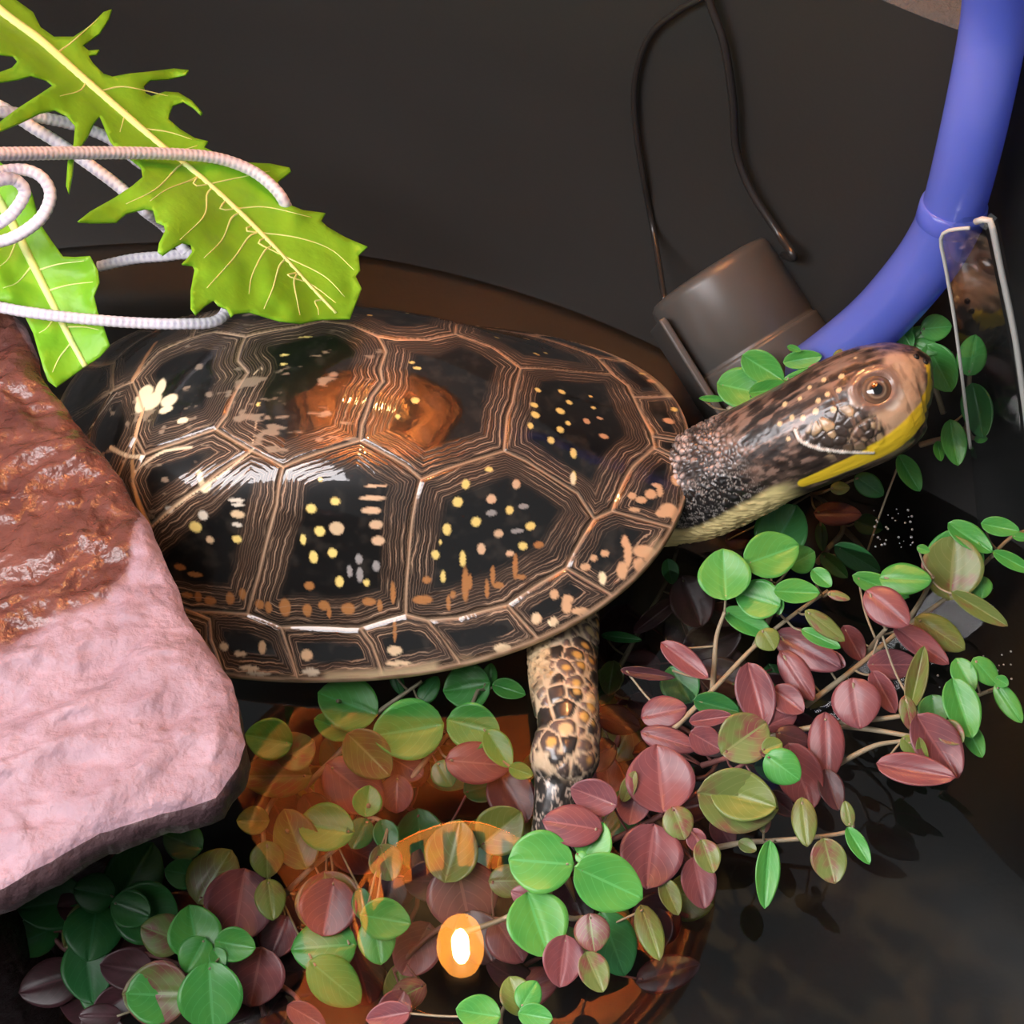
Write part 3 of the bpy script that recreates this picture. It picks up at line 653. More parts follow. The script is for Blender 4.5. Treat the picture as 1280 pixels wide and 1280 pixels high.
# eyes: sunken disc with a raised lid
eU = np.array([0, .6, .8]) - (np.array([0, .6, .8])@hT)*hT; eU /= np.linalg.norm(eU)
for P_ in (eyeP, eyeM):
    dl = S0-P_; ex = (dl@hT)/px2m(1, eyeP); ey = (dl@eU)/px2m(1, eyeP); ez = np.linalg.norm(dl, axis=1)/px2m(1, eyeP)
    de = np.sqrt((ex/1.12)**2+(ey-3)**2 + np.maximum(ez**2-ex**2-ey**2, 0))
    dis += -.0006*(1-sst(15, 23, de)) + .00008*np.exp(-((de-28)/5)**2) + .00022*np.exp(-((ey-17)/5)**2)*(1-sst(24, 34, np.abs(ex)))*(ez < 45)
    col = mixc(col, [.17, .10, .075], (1-sst(24, 34, de + 6*(hn-.5)))*.9)
    up_ = sst(-2, 8, ey)
    for q in (21, 25, 29.5): col = mixc(col, [.36, .22, .17], np.exp(-((de-q)/1.0)**2)*up_*.6); dis += .00008*np.exp(-((de-q)/1.0)**2)*up_
    col = mixc(col, [.62, .52, .44], np.exp(-((de-27)/2.0)**2)*(1-up_)*.4*sst(.35, .6, hn))
# fine wrinkles over the jaw
jw = fbm(np.c_[sl*1500, pr_[:, 1]*420, pr_[:, 2]*420], 2); jm = headm*sst(.70, .78, si)*(dy > 1.05); col = mixc(col, [.25, .15, .10], (1-sst(.30, .42, jw))*jm*.55); dis += jm*.00010*(jw-.5)
Vn = S0 + N0*dis[:, None]
# slight scallops on the lower neck outline
parts = [(Vn, Fh)]; cols = [col]
# legs
def leg(stations, ratio, ns, nk, base=(.030, .023, .020)):
    V, F, C_, rad, T, th = loft(stations, ns, nk, ratio); n = grid_normals(V); n *= np.sign(((V-C_[:, None])*n).sum(2, keepdims=True))
    S = V.reshape(-1, 3); N = n.reshape(-1, 3); pj = project(S); s = np.repeat(np.arange(ns), nk)/(ns-1.)
    cx = np.interp(pj[:, 1], project(C_)[:, 1], project(C_)[:, 0]); side = (pj[:, 0]-cx)/np.maximum(px2m(1, C_[0])**-1*np.repeat(rad, nk), 1)
    W = (1-sst(-.50, -.34, side + .25*(fbm(S*150, 2)-.5)))*(1-sst(.46, .58, s))                 # paler inner strip
    low = sst(.74, .82, s)
    ca = worley(S*np.array([330, 330, 330.])); cb = worley(S*720)
    f1 = np.where(W > .5, cb[0], ca[0]); e = np.where(W > .5, cb[1]-cb[0], ca[1]-ca[0]); idc = np.where(W > .5, cb[2], ca[2])
    cc = np.tile(base, (len(S), 1))*1.0
    cc = mixc(cc, [.15, .10, .085], sst(.3, .8, idc))
    cc = mixc(cc, [.66, .38, .10], (((idc > .5) | ((side > .3) & (idc > .25)))*(1-sst(.22, .36, f1)))*(W < .5))
    cc = mixc(cc, [.70, .50, .26], ((idc > .86)*1.)*(W < .5)*(1-sst(.3, .45, f1)))
    cc = mixc(cc, [.62, .48, .32], (1-sst(.05, .13, e)))
    pale = mixc(np.tile([.12, .08, .05], (len(S), 1)), [.58, .44, .26], sst(.24, .36, f1)); pale = mixc(pale, [.33, .23, .13], (1-sst(.02, .10, e))*.8); cc = cc*(1-W*(1-low))[:, None]+pale*(W*(1-low))[:, None]
    wr = fbm(np.c_[S[:, 0]*900, S[:, 1]*600, S[:, 2]*900], 3); foot = mixc(np.tile([.02, .018, .017], (len(S), 1)), [.42, .36, .30], 1-sst(.01, .05, np.abs(wr-.5)))
    cc = cc*(1-low)[:, None] + foot*low[:, None]
    dd = .00034*sst(.03, .25, e)*(1-low) + low*.0002*(fbm(S*900, 2)-.5)
    return S+N*dd[:, None], F, cc
lv, lf, lc = leg([(716, 735, -.006, 30), (706, 785, -.003, 42), (703, 825, .0005, 42), (706, 870, .003, 40), (711, 910, .003, 37), (705, 945, .0025, 42), (701, 975, .0005, 34), (695, 1003, -.001, 28), (689, 1030, -.003, 24), (686, 1050, -.005, 22), (685, 1062, -.0065, 10)], .8, 170, 110)
parts.append((lv, lf)); cols.append(lc)
def toes(tip, dirs, r=.0016, L=.006):
    for dv in dirs:
        dv = np.array(dv, float); dv /= np.linalg.norm(dv); p = np.array(tip)
        v, f = tube(spline([p, p+dv*L*.5+np.array([0, 0, .0006]), p+dv*L], 10), np.linspace(r, r*.75, 10), 10); parts.append((v, f)); cols.append(np.tile([.05, .04, .035], (len(v), 1)))
        v, f = tube(spline([p+dv*L*.9, p+dv*L*1.3+np.array([0, 0, .0004]), p+dv*L*1.7-np.array([0, 0, .0006])], 8), np.linspace(r*.6, r*.08, 8), 8); parts.append((v, f)); cols.append(np.tile([.30, .24, .16], (len(v), 1)))
foot_tip = at_z(686, 1050, -.0055)
toes(foot_tip, [(-.75, -.6, -.3), (-.4, -.85, -.3), (0, -1, -.3), (.4, -.85, -.3), (.75, -.6, -.3)])
# torso under the shell and the three legs on the hidden sides
k = 40; th2 = np.linspace(0, 2*np.pi, k, endpoint=False); rings = []
for f, z in ((.02, .012), (.5, .010), (.72, .006), (.78, .001), (.72, -.004), (.4, -.006), (.02, -.006)):
    L = shell_local(np.cos(th2), np.sin(th2)); L[:, :2] *= f*.96; L[:, 2] = z; rings.append(L @ TROT.T + TPOS)
v = np.concatenate(rings); f = [(i*k+j, (i+1)*k+j, (i+1)*k+(j+1) % k, i*k+(j+1) % k) for i in range(6) for j in range(k)]
parts.append((v, f)); cols.append(np.tile([.04, .03, .026], (len(v), 1)))
def local(x, y, z): return np.array([x, y, z]) @ TROT.T + TPOS
for (a, m, e, rr) in (((.034, .018, -.001), (.040, .025, -.008), (.044, .026, -.018), .0058), ((-.034, .016, -.002), (-.040, .022, -.008), (-.043, .023, -.017), .0056), ((-.034, -.014, -.003), (-.040, -.018, -.009), (-.046, -.019, -.017), .0052)):
    P3 = spline([local(*a), local(*m), local(*e)], 24); v, f = tube(P3, np.interp(np.linspace(0, 1, 24), [0, .6, 1], [rr, rr*.8, rr*.6]), 20)
    w1, w2, wi = worley(v*330); parts.append((v, f)); cols.append(mixc(np.tile([.05, .04, .03], (len(v), 1)), [.6, .45, .25], 1-sst(.1, .2, w2-w1)))
    dv = P3[-1]-P3[-2]; dv /= np.linalg.norm(dv); dv[2] = -.1
    toes(P3[-1], [dv+np.array([-dv[1], dv[0], 0])*q for q in (-.8, -.4, 0, .4, .8)], .0014, .004)
P3 = spline([local(-.046, .002, -.001), local(-.057, .006, -.004), local(-.064, .012, -.008)], 16); v, f = tube(P3, np.linspace(.004, .0006, 16), 12); parts.append((v, f)); cols.append(np.tile([.04, .03, .026], (len(v), 1)))
V, F = merge(parts)
body = link_mesh('body', V, F, M_SKIN, turtle, attrs={'col': np.concatenate(cols)})
for P_, N_ in ((eyeP, eyeN), (eyeM, eyeN-2*(eyeN@side)*side)):
    r = px2m(25, P_); ax = N_/np.linalg.norm(N_); pv = [(math.sin(a)*r, math.cos(a)*r) for a in np.linspace(0.01, math.pi*.75, 60)]
    v, f = lathe(pv, 48, P_-ax*r*.84, ax); ang = np.repeat(np.degrees(np.linspace(0.01, math.pi*.75, 60)), 48)
    gz = ax*.35; ec = np.tile([.085, .047, .032], (len(v), 1)); ec = mixc(ec, [.20, .115, .07], np.exp(-((ang-40)/7)**2)); ec = mixc(ec, [.30, .20, .12], np.exp(-((ang-25)/3.5)**2)); ec = mixc(ec, [.002, .002, .002], 1-sst(15, 18, ang))
    link_mesh('eye', v, f, M_EYE, body, attrs={'col': ec}, origin=P_)
for q in ((1146, 446), (1158, 452)):
    p, nn = on_head(*q); v, f = lathe([(.0001, .0001), (.0004, .0001), (.00055, -.0002), (.0003, -.0004)], 14, p+nn*.0002, nn); link_mesh('nostril', v, f, M_CABLE, body)

#%%PART2

# ================================================================== ROCK LEDGE
DZ = .034
DOCK = [(-330, 330), (-120, 330), (0, 376), (24, 400), (50, 448), (60, 486), (98, 530), (150, 590), (185, 655), (205, 700), (228, 752), (262, 810), (290, 845), (302, 875), (309, 925), (300, 955), (268, 993), (215, 1008), (160, 1024), (122, 1036), (61, 1073), (0, 1100), (-140, 1160), (-330, 1200)]
pg = np.array([at_z(x, y, DZ)[:2] for x, y in DOCK])
B = []
for i in range(len(pg)):
    a, b2 = pg[i], pg[(i+1) % len(pg)]; m = max(1, int(np.linalg.norm(b2-a)/.0012))
    for k in range(m): B.append(a+(b2-a)*k/m)
B = np.array(B); nB = fbm(np.c_[B*140, np.zeros(len(B))], 3)-.5
tn = np.roll(B, -1, 0)-np.roll(B, 1, 0); nr = np.c_[tn[:, 1], -tn[:, 0]]; nr /= np.linalg.norm(nr, axis=1, keepdims=True)
ar = .5*np.sum(B[:, 0]*np.roll(B[:, 1], -1)-B[:, 1]*np.roll(B[:, 0], -1)); nr *= np.sign(ar)     # outward
B = B + nr*(nB*.0022)[:, None]
if ar < 0: B = B[::-1]; nr = nr[::-1]
P2, F = fill_polygon(B, .0008)
d = seg_dist(P2, B); P3 = np.c_[P2, np.full(len(P2), DZ)]
def ridged(P, o=4):
    r, a, t = 0, 1, 0
    for k in range(o): r = r + a*(1-np.abs(2*vnoise(P*2**k+9.1*k)-1)); t += a; a *= .5
    return r/t
warp = np.c_[fbm(P3*60+3, 2), fbm(P3*60+8, 2), np.zeros(len(P3))]*.012
ca, sa = math.cos(.5), math.sin(.5)
Q = P3+warp; Qr = np.c_[(Q[:, 0]*ca+Q[:, 1]*sa), (-Q[:, 0]*sa+Q[:, 1]*ca)*2.0, Q[:, 2]]
pj = project(P3)
upper = 1-sst(-40, 60, pj[:, 1]-(805-.62*pj[:, 0]))           # rougher, wet far part
hgt = .0044*(fbm(Qr*55, 3)-.5) + (.0030+.0006*upper)*(ridged(Qr*80, 3)-.6) + (.0011+.0006*upper)*(ridged(Q*300, 3)-.55)
P3[:, 2] += hgt*sst(-.001, .004, d) - .0010*(1-sst(0, .0016, d))**2
wetn = fbm(P3*110, 3)
edge_px = np.interp(pj[:, 0], [-300, 0, 61, 122, 160, 172, 178], [900, 811, 780, 760, 724, 677, 640])
wet = 1-sst(-14, 14, pj[:, 1]-edge_px+70*(wetn-.5)); wet *= 1-sst(0, 10, pj[:, 0]-np.interp(pj[:, 1], [380, 486, 590, 655, 760], [4, 70, 150, 176, 160])-22*(wetn-.5))
# side: rings going down and inward
nBd = len(B); bidx = []
from mathutils.kdtree import KDTree
kd = KDTree(len(P2))
for i, p in enumerate(P2): kd.insert((p[0], p[1], 0), i)
kd.balance(); bidx = [kd.find((b2[0], b2[1], 0))[1] for b2 in B]
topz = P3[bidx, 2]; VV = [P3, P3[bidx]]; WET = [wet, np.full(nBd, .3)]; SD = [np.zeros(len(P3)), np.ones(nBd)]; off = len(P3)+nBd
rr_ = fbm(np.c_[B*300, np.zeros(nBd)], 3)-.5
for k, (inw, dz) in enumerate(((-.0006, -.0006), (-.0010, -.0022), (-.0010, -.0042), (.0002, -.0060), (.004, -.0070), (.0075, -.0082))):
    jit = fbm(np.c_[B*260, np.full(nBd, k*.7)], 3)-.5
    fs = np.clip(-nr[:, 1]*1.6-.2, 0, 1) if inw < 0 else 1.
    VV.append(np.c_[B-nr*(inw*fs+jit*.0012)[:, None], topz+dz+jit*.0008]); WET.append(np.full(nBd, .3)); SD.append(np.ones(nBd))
    base = [off+(k-1)*nBd+i for i in range(nBd)]
    nxt = [off+k*nBd+i for i in range(nBd)]
    F += [(base[i], nxt[i], nxt[(i+1) % nBd], base[(i+1) % nBd]) for i in range(nBd)]
F.append(tuple(reversed(nxt)))                                   # flat underside
tot = sum(len(q) for q in VV)
for (cx_, cy_) in ((-70, 760), (-200, 640), (-230, 960)):          # columns that carry the ledge
    c0 = at_z(cx_, cy_, DZ); pv, pf_ = lathe([(.011, DZ-.009), (.0105, .01), (.012, -.02), (.013, -.06), (.016, -.0795)], 24, (c0[0], c0[1], 0))
    pv = pv + .0015*(np.stack([fbm(pv*150+q, 3) for q in (0, 5, 9)], 1)-.5); VV.append(pv); F += [tuple(i+tot for i in g) for g in pf_]; tot += len(pv)
    WET.append(np.full(len(pv), .5)); SD.append(np.ones(len(pv)))
md, nt, b, out = mat('rock_ledge'); L = nt.links
aw, asd = attr(nt, 'wet'), attr(nt, 'side')
tc = nd(nt, 'ShaderNodeTexCoord'); n1 = nd(nt, 'ShaderNodeTexNoise'); n1.inputs['Scale'].default_value = 160; n1.inputs['Detail'].default_value = 6; L.new(tc.outputs['Object'], n1.inputs['Vector'])
dry = ramp(nt, [(.3, (.25, .155, .188)), (.7, (.335, .222, .264))]); L.new(n1.outputs['Fac'], dry.inputs[0])
wetc = ramp(nt, [(.3, (.085, .028, .022)), (.7, (.16, .060, .045))]); L.new(n1.outputs['Fac'], wetc.inputs[0])
mx = nd(nt, 'ShaderNodeMix', data_type='RGBA'); L.new(aw.outputs['Fac'], mx.inputs[0]); L.new(dry.outputs[0], mx.inputs[6]); L.new(wetc.outputs[0], mx.inputs[7])
# chips in the coating: small dark pits
vo = nd(nt, 'ShaderNodeTexVoronoi'); vo.inputs['Scale'].default_value = 95; L.new(tc.outputs['Object'], vo.inputs['Vector'])
n3 = nd(nt, 'ShaderNodeTexNoise'); n3.inputs['Scale'].default_value = 26; L.new(tc.outputs['Object'], n3.inputs['Vector'])
lt = nd(nt, 'ShaderNodeMath', operation='LESS_THAN'); lt.inputs[1].default_value = .16; L.new(vo.outputs['Distance'], lt.inputs[0])
gt = nd(nt, 'ShaderNodeMath', operation='GREATER_THAN'); gt.inputs[1].default_value = .60; L.new(n3.outputs['Fac'], gt.inputs[0])
ml_ = nd(nt, 'ShaderNodeMath', operation='MULTIPLY'); L.new(lt.outputs[0], ml_.inputs[0]); L.new(gt.outputs[0], ml_.inputs[1])
mc = nd(nt, 'ShaderNodeMix', data_type='RGBA'); L.new(ml_.outputs[0], mc.inputs[0]); L.new(mx.outputs[2], mc.inputs[6]); mc.inputs[7].default_value = (.12, .05, .05, 1)
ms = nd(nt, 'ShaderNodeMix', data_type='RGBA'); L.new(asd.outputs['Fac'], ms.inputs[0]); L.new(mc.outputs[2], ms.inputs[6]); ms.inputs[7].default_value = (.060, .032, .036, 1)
L.new(ms.outputs[2], b.inputs['Base Color'])
mr = nd(nt, 'ShaderNodeMapRange'); mr.inputs[3].default_value = .62; mr.inputs[4].default_value = .17; L.new(aw.outputs['Fac'], mr.inputs[0]); L.new(mr.outputs[0], b.inputs['Roughness'])
mp = nd(nt, 'ShaderNodeMapping'); mp.inputs['Rotation'].default_value = (0, 0, -.5); mp.inputs['Scale'].default_value = (1, 1.7, 1); L.new(tc.outputs['Object'], mp.inputs[0])
n2 = nd(nt, 'ShaderNodeTexNoise', noise_type='RIDGED_MULTIFRACTAL'); n2.inputs['Scale'].default_value = 150; n2.inputs['Detail'].default_value = 5; n2.inputs['Distortion'].default_value = .5; L.new(mp.outputs[0], n2.inputs['Vector'])
n4 = nd(nt, 'ShaderNodeTexNoise'); n4.inputs['Scale'].default_value = 420; n4.inputs['Detail'].default_value = 5; L.new(tc.outputs['Object'], n4.inputs['Vector'])
ad = nd(nt, 'ShaderNodeMath', operation='ADD'); L.new(n2.outputs['Fac'], ad.inputs[0]); L.new(n4.outputs['Fac'], ad.inputs[1])
bp = nd(nt, 'ShaderNodeBump'); bp.inputs['Strength'].default_value = .75; bp.inputs['Distance'].default_value = .0011; L.new(ad.outputs[0], bp.inputs['Height']); L.new(bp.outputs[0], b.inputs['Normal'])
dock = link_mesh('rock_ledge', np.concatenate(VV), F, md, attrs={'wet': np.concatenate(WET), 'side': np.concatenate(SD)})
tag(dock, 'pink textured rock ledge with a dark wet patch, beside the turtle', 'rock')

# ================================================================== SALAD LEAVES
def leaf_green(name, c1, c2):
    m, nt, b, out = mat(name); L = nt.links
    tc = nd(nt, 'ShaderNodeTexCoord'); n = nd(nt, 'ShaderNodeTexNoise'); n.inputs['Scale'].default_value = 40; n.inputs['Detail'].default_value = 4; L.new(tc.outputs['Object'], n.inputs['Vector'])
    r = ramp(nt, [(.3, c1), (.7, c2)]); L.new(n.outputs['Fac'], r.inputs[0]); L.new(r.outputs[0], b.inputs['Base Color']); b.inputs['Roughness'].default_value = .42
    n2 = nd(nt, 'ShaderNodeTexNoise'); n2.inputs['Scale'].default_value = 260; n2.inputs['Detail'].default_value = 3; L.new(tc.outputs['Object'], n2.inputs['Vector'])
    bp = nd(nt, 'ShaderNodeBump'); bp.inputs['Strength'].default_value = .5; bp.inputs['Distance'].default_value = .0008; L.new(n2.outputs['Fac'], bp.inputs['Height']); L.new(bp.outputs[0], b.inputs['Normal'])
    tr = nd(nt, 'ShaderNodeBsdfTranslucent'); L.new(r.outputs[0], tr.inputs[0]); mx = nd(nt, 'ShaderNodeMixShader'); mx.inputs[0].default_value = .3
    L.new(b.outputs[0], mx.inputs[1]); L.new(tr.outputs[0], mx.inputs[2]); L.new(mx.outputs[0], out.inputs[0]); return m
M_SALAD = leaf_green('salad_leaf', (.22, .56, .02), (.30, .68, .035)); M_RIB = plain('leaf_rib', (.68, .80, .30), .4)
def salad_leaf(outline, rib, veins, zf, label, ribw):
    """outline, rib, veins in pixels; zf(px, py) height in metres of the blade there"""
    P = np.array(outline, float); step = 3.2
    out_ = []
    for i in range(len(P)):
        a, b2 = P[i], P[(i+1) % len(P)]; m = max(1, int(np.linalg.norm(b2-a)/step))
        for k in range(m): out_.append(a+(b2-a)*k/m)
    P2, F = fill_polygon(np.array(out_), 5.0)
    R = spline([(x, y, 0) for x, y in rib], 60)[:, :2]
    def lift(p):
        dr = np.min(np.linalg.norm(p[None]-R, axis=1)); w = fbm(np.array([[p[0]*.02, p[1]*.02, .3]]), 2)[0]-.5
        return at_z(p[0], p[1], zf(p[0], p[1]) + .00003*dr*(1 if dr < 60 else 60/dr) + w*.004*min(1, dr/40))
    T3 = np.array([lift(p) for p in P2]); nrm = np.array([0, -.45, .9]); Bt = T3-nrm*.00045
    n = len(T3); Fall = [f for f in F] + [tuple(i+n for i in f[::-1]) for f in F]
    from collections import Counter
    ec = Counter()
    for f in F:
        for i in range(len(f)): ec[(f[i], f[(i+1) % len(f)])] += 1
    for (a, b2) in ec:
        if (b2, a) not in ec: Fall.append((b2, a, a+n, b2+n))
    V = np.concatenate([T3, Bt]); root = thing('salad_leaf', tuple(T3.mean(0)), label, 'leaf')
    blade = link_mesh('blade', V, Fall, M_SALAD, root)
    C3 = np.array([lift(p)+np.array([0, -.0001, .0001]) for p in R]); v, f = tube(C3, [px2m(w, C3[0]) for w in np.linspace(ribw[0], ribw[1], 60)], 10); link_mesh('midrib', v, f, M_RIB, root)
    for vn in veins:
        vn = [tuple(R[int(np.argmin(np.linalg.norm(R-np.array(vn[0]), axis=1)))])] + list(vn); q = spline([(x, y, 0) for x, y in vn], 20)[:, :2]; C3 = np.array([lift(p) for p in q]); v, f = tube(C3, np.linspace(px2m(1.5, C3[0]), px2m(.5, C3[0]), 20), 6); link_mesh('vein', v, f, M_RIB, root)
    return root
zc = lambda pts: [(x/2.667, y/2.667) for x, y in pts]
OUT1 = zc([(-260, -200), (-60, -140), (55, 0), (110, 40), (135, 90), (180, 122), (245, 122), (300, 85), (345, 40), (372, 30), (362, 60), (330, 110), (275, 150), (295, 168), (330, 165), (320, 180), (293, 183), (310, 210), (345, 245), (375, 255), (430, 245), (500, 238), (580, 228), (628, 233), (618, 248), (560, 262), (500, 265), (478, 285), (485, 310), (505, 320), (550, 305), (595, 308), (640, 335), (675, 375), (668, 383), (645, 360), (610, 338), (575, 350), (565, 375), (560, 395), (600, 430), (650, 460), (693, 470), (680, 490), (720, 510), (800, 540), (900, 545), (965, 558), (970, 570), (925, 605), (940, 640), (960, 680), (1010, 700), (1085, 710), (1070, 735), (1090, 755), (1150, 790), (1225, 822), (1195, 850), (1200, 900), (1185, 920), (1205, 960), (1190, 1000), (1170, 1050), (1165, 1062), (1060, 1065), (1000, 1078), (930, 1070), (880, 1055), (830, 1040), (780, 1045), (768, 1057), (755, 1030), (725, 1018), (710, 1000), (680, 1020), (650, 1050), (635, 1030), (635, 970), (648, 900), (640, 885), (605, 880), (625, 860), (640, 840), (635, 815), (605, 808), (575, 825), (540, 850), (525, 840), (530, 810), (550, 770), (545, 750), (520, 740), (510, 700), (480, 695), (420, 710), (385, 740), (300, 742), (258, 738), (300, 705), (380, 660), (440, 620), (475, 590), (470, 560), (440, 535), (385, 495), (365, 470), (345, 420), (330, 385), (310, 410), (290, 455), (265, 490), (245, 520), (240, 580), (228, 645), (220, 620), (225, 540), (245, 480), (250, 420), (220, 385), (180, 365), (130, 375), (60, 410), (0, 435), (-40, 440), (0, 405), (60, 360), (130, 315), (175, 285), (150, 265), (100, 250), (60, 262), (0, 272), (-50, 270), (0, 240), (40, 225), (58, 205), (40, 185), (0, 180), (-80, 150), (-200, 20)])
VE1 = [zc(v) for v in ([(290, 255), (270, 300), (200, 320)], [(350, 300), (420, 290), (560, 320)], [(420, 370), (400, 440)], [(480, 430), (560, 440), (640, 465)], [(530, 500), (600, 500), (660, 485)], [(590, 560), (520, 630), (420, 680)], [(640, 600), (560, 630), (500, 670)], [(650, 620), (760, 600), (900, 570)], [(690, 650), (680, 720), (600, 800)], [(740, 700), (880, 690), (1040, 725)], [(770, 730), (740, 800), (680, 860)], [(830, 790), (780, 860), (690, 960)], [(820, 770), (980, 790), (1100, 830), (1180, 900)], [(880, 840), (840, 920), (830, 980)], [(860, 810), (960, 860), (1080, 920), (1150, 990)], [(930, 890), (910, 960), (880, 1030)], [(980, 940), (990, 1000), (1000, 1050)], [(960, 920), (1040, 950), (1120, 1010)], [(1050, 1005), (1060, 1030), (1062, 1050)], [(200, 170), (240, 140), (330, 60)])]
salad_leaf(OUT1, zc([(-240, -170), (0, 40), (130, 135), (260, 250), (400, 370), (540, 490), (660, 585), (800, 710), (920, 830), (1030, 950), (1120, 1045)]), VE1,
           lambda x, y: .0405 + .034*min(1, max(0, (440-x)/460.))**1.1, 'long jagged dandelion leaf whose tip rests on the turtle shell', (8.5, 2.0))
OUT2 = zc([(-160, 420), (0, 540), (60, 585), (105, 640), (130, 740), (170, 800), (210, 855), (250, 857), (300, 853), (325, 900), (330, 940), (312, 985), (325, 1040), (345, 1090), (365, 1150), (330, 1190), (280, 1222), (235, 1255), (185, 1290), (160, 1270), (145, 1230), (130, 1180), (110, 1110), (80, 1050), (30, 1010), (-40, 990), (-160, 900)])
VE2 = [zc(v) for v in ([(60, 780), (30, 860), (-20, 900)], [(110, 880), (60, 940), (10, 960)], [(130, 900), (200, 880), (280, 870)], [(160, 970), (230, 950), (310, 940)], [(190, 1040), (160, 1090), (130, 1110)], [(215, 1090), (280, 1090), (330, 1100)], [(240, 1140), (200, 1190), (175, 1240)])]
salad_leaf(OUT2, zc([(-100, 500), (-20, 640), (50, 760), (110, 880), (180, 1020), (230, 1120), (285, 1222)]), VE2, lambda x, y: .030 + .020*max(0, (480-y)/260.), 'broad dandelion leaf tucked between the rock ledge and the shell', (7.0, 3.5))

# ================================================================== WHITE BRAIDED CORD (one length, wound round the leaves)
zl = lambda x, y: .0405 + .034*min(1, max(0, (440-x)/460.))**1.1
def cp(x, y, z): x, y = x/2.667, y/2.667; return at_z(x, y, z)
def front(x, y, up=.003): return cp(x, y, zl(x/2.667, y/2.667)+up)
def back(x, y, dn=.006): return cp(x, y, zl(x/2.667, y/2.667)-dn)
path = [back(620, 840, .012), back(550, 755, .010), back(480, 700), back(400, 625), back(300, 550), back(200, 480), back(110, 425), back(0, 355), back(-120, 320), cp(-230, 380, .08), cp(-230, 480, .086),
        front(-100, 512, .004), front(0, 513), front(250, 510), front(450, 510), front(600, 515), front(690, 522), front(770, 540), front(850, 575), front(915, 628), front(948, 675, .002), back(960, 720, .002), back(900, 720, .007), back(700, 640, .009), back(560, 590, .009), back(470, 545), back(370, 465, .006), back(260, 420), back(130, 390), back(0, 372), back(-130, 372),
        cp(-220, 450, .075), cp(-200, 560, .072), cp(-90, 590, .066), cp(0, 572, .064), cp(80, 566, .063), cp(140, 592, .062), cp(168, 650, .060), cp(140, 722, .058), cp(70, 778, .056), cp(0, 805, .055), cp(-90, 810, .056), cp(-150, 740, .060), cp(-90, 640, .063), cp(0, 600, .064), cp(50, 600, .063), cp(82, 640, .061), cp(50, 700, .059), cp(0, 742, .057), cp(-110, 800, .050), cp(-180, 900, .046), cp(-90, 1000, .043), cp(30, 1030, .0415), cp(160, 1050, .0405), cp(300, 1065, .039), cp(450, 1076, .0375), cp(600, 1080, .0365),
        cp(720, 1070, .0345), cp(760, 1010, .034), cp(740, 900, .036), cp(640, 850, .036), cp(540, 855, .036), cp(440, 864, .0355), cp(330, 888, .034)]
Pc = spline(path, 5200); s_ = np.r_[0, np.cumsum(np.linalg.norm(np.diff(Pc, axis=0), axis=1))]
def weave(i, th): return np.sin(2*th + s_[i]/.0021*2*np.pi)*np.sin(2*th - s_[i]/.0021*2*np.pi)
def braid(i, th): return 1 + .055*weave(i, th)
v, f = tube(Pc, .00098, 16, fn=braid); th_ = np.linspace(0, 2*np.pi, 16, endpoint=False)
wv_ = np.concatenate([weave(i, th_) for i in range(len(Pc))]); cc = mixc(np.tile([.74, .71, .78], (len(v), 1)), [.50, .47, .60], 1-sst(-.75, -.05, wv_))  # shade in the grooves of the weave painted as darker lavender
mcord = painted('white_cord', .6)
cord = link_mesh('cord', v, f, mcord, attrs={'col': cc}); tag(cord, 'white braided cord looped around the dandelion leaves', 'cord')

# ================================================================== PUMP WITH CABLES, TUBE, CLEAR PLATE
pc = at_z(918, 392, .0195); axis = -.53*RT + .85*UP; axis = axis/np.linalg.norm(axis); u = px2m(1, pc); R_ = 87*u
pump = thing('pump', tuple(pc-axis*.012), 'black cylindrical pump on the tub wall behind the turtle head', 'pump')
v, f = lathe([(.0002, 62*u), (R_*.80, 62*u), (R_*.92, 60*u), (R_*.985, 55*u), (R_, 47*u), (R_*1.0, -42*u), (R_*.985, -44*u), (R_*.985, -47*u), (R_*.999, -49*u), (R_*1.0, -54*u)], 80, pc, axis); link_mesh('housing', v, f, M_PUMP, pump)
v, f = lathe([(R_*.985, -49*u), (R_*1.03, -50*u), (R_*1.035, -54*u), (R_*1.035, -118*u), (R_*.98, -124*u), (R_*.2, -125*u), (.0002, -125*u)], 80, pc, axis); link_mesh('intake_cover', v, f, M_PUMP, pump)
e1 = np.cross(axis, FW); e1 /= np.linalg.norm(e1); e1 = e1 if e1@RT > 0 else -e1; e2 = np.cross(axis, e1); e2 = e2 if e2@FW < 0 else -e2
ctr = pc - e1*R_*1.02
Vb = np.array([ctr + e1*a*5*u + axis*(c*75*u-35*u) + e2*bb*55*u for a in (-1, 1) for bb in (-1, 1) for c in (-1, 1)]); bm = bmesh.new()
vs_ = [bm.verts.new(p) for p in Vb]
for fc in [(0, 1, 3, 2), (4, 6, 7, 5), (0, 4, 5, 1), (2, 3, 7, 6), (0, 2, 6, 4), (1, 5, 7, 3)]: bm.faces.new([vs_[i] for i in fc])
bmesh.ops.recalc_face_normals(bm, faces=bm.faces[:]); bmesh.ops.bevel(bm, geom=bm.edges[:], offset=3*u, segments=3, affect='EDGES', profile=.5)
bm.verts.ensure_lookup_table(); bm.verts.index_update()
link_mesh('bracket', [v_.co[:] for v_ in bm.verts], [[v_.index for v_ in f_.verts] for f_ in bm.faces], M_PUMP, pump, smooth=False); bm.free()
end = pc + axis*58*u
pw = [at_wall(q[0], q[1], .0022) for q in [(878, -40), (888, 5), (905, 55), (916, 125), (921, 190), (940, 240), (972, 290)]] + [at_z(992, 322, .036), pc + axis*45*u + e1*R_*.95]
v, f = tube(spline(pw, 120), .00075, 10); link_mesh('power_cable', v, f, M_CABLE, pump)
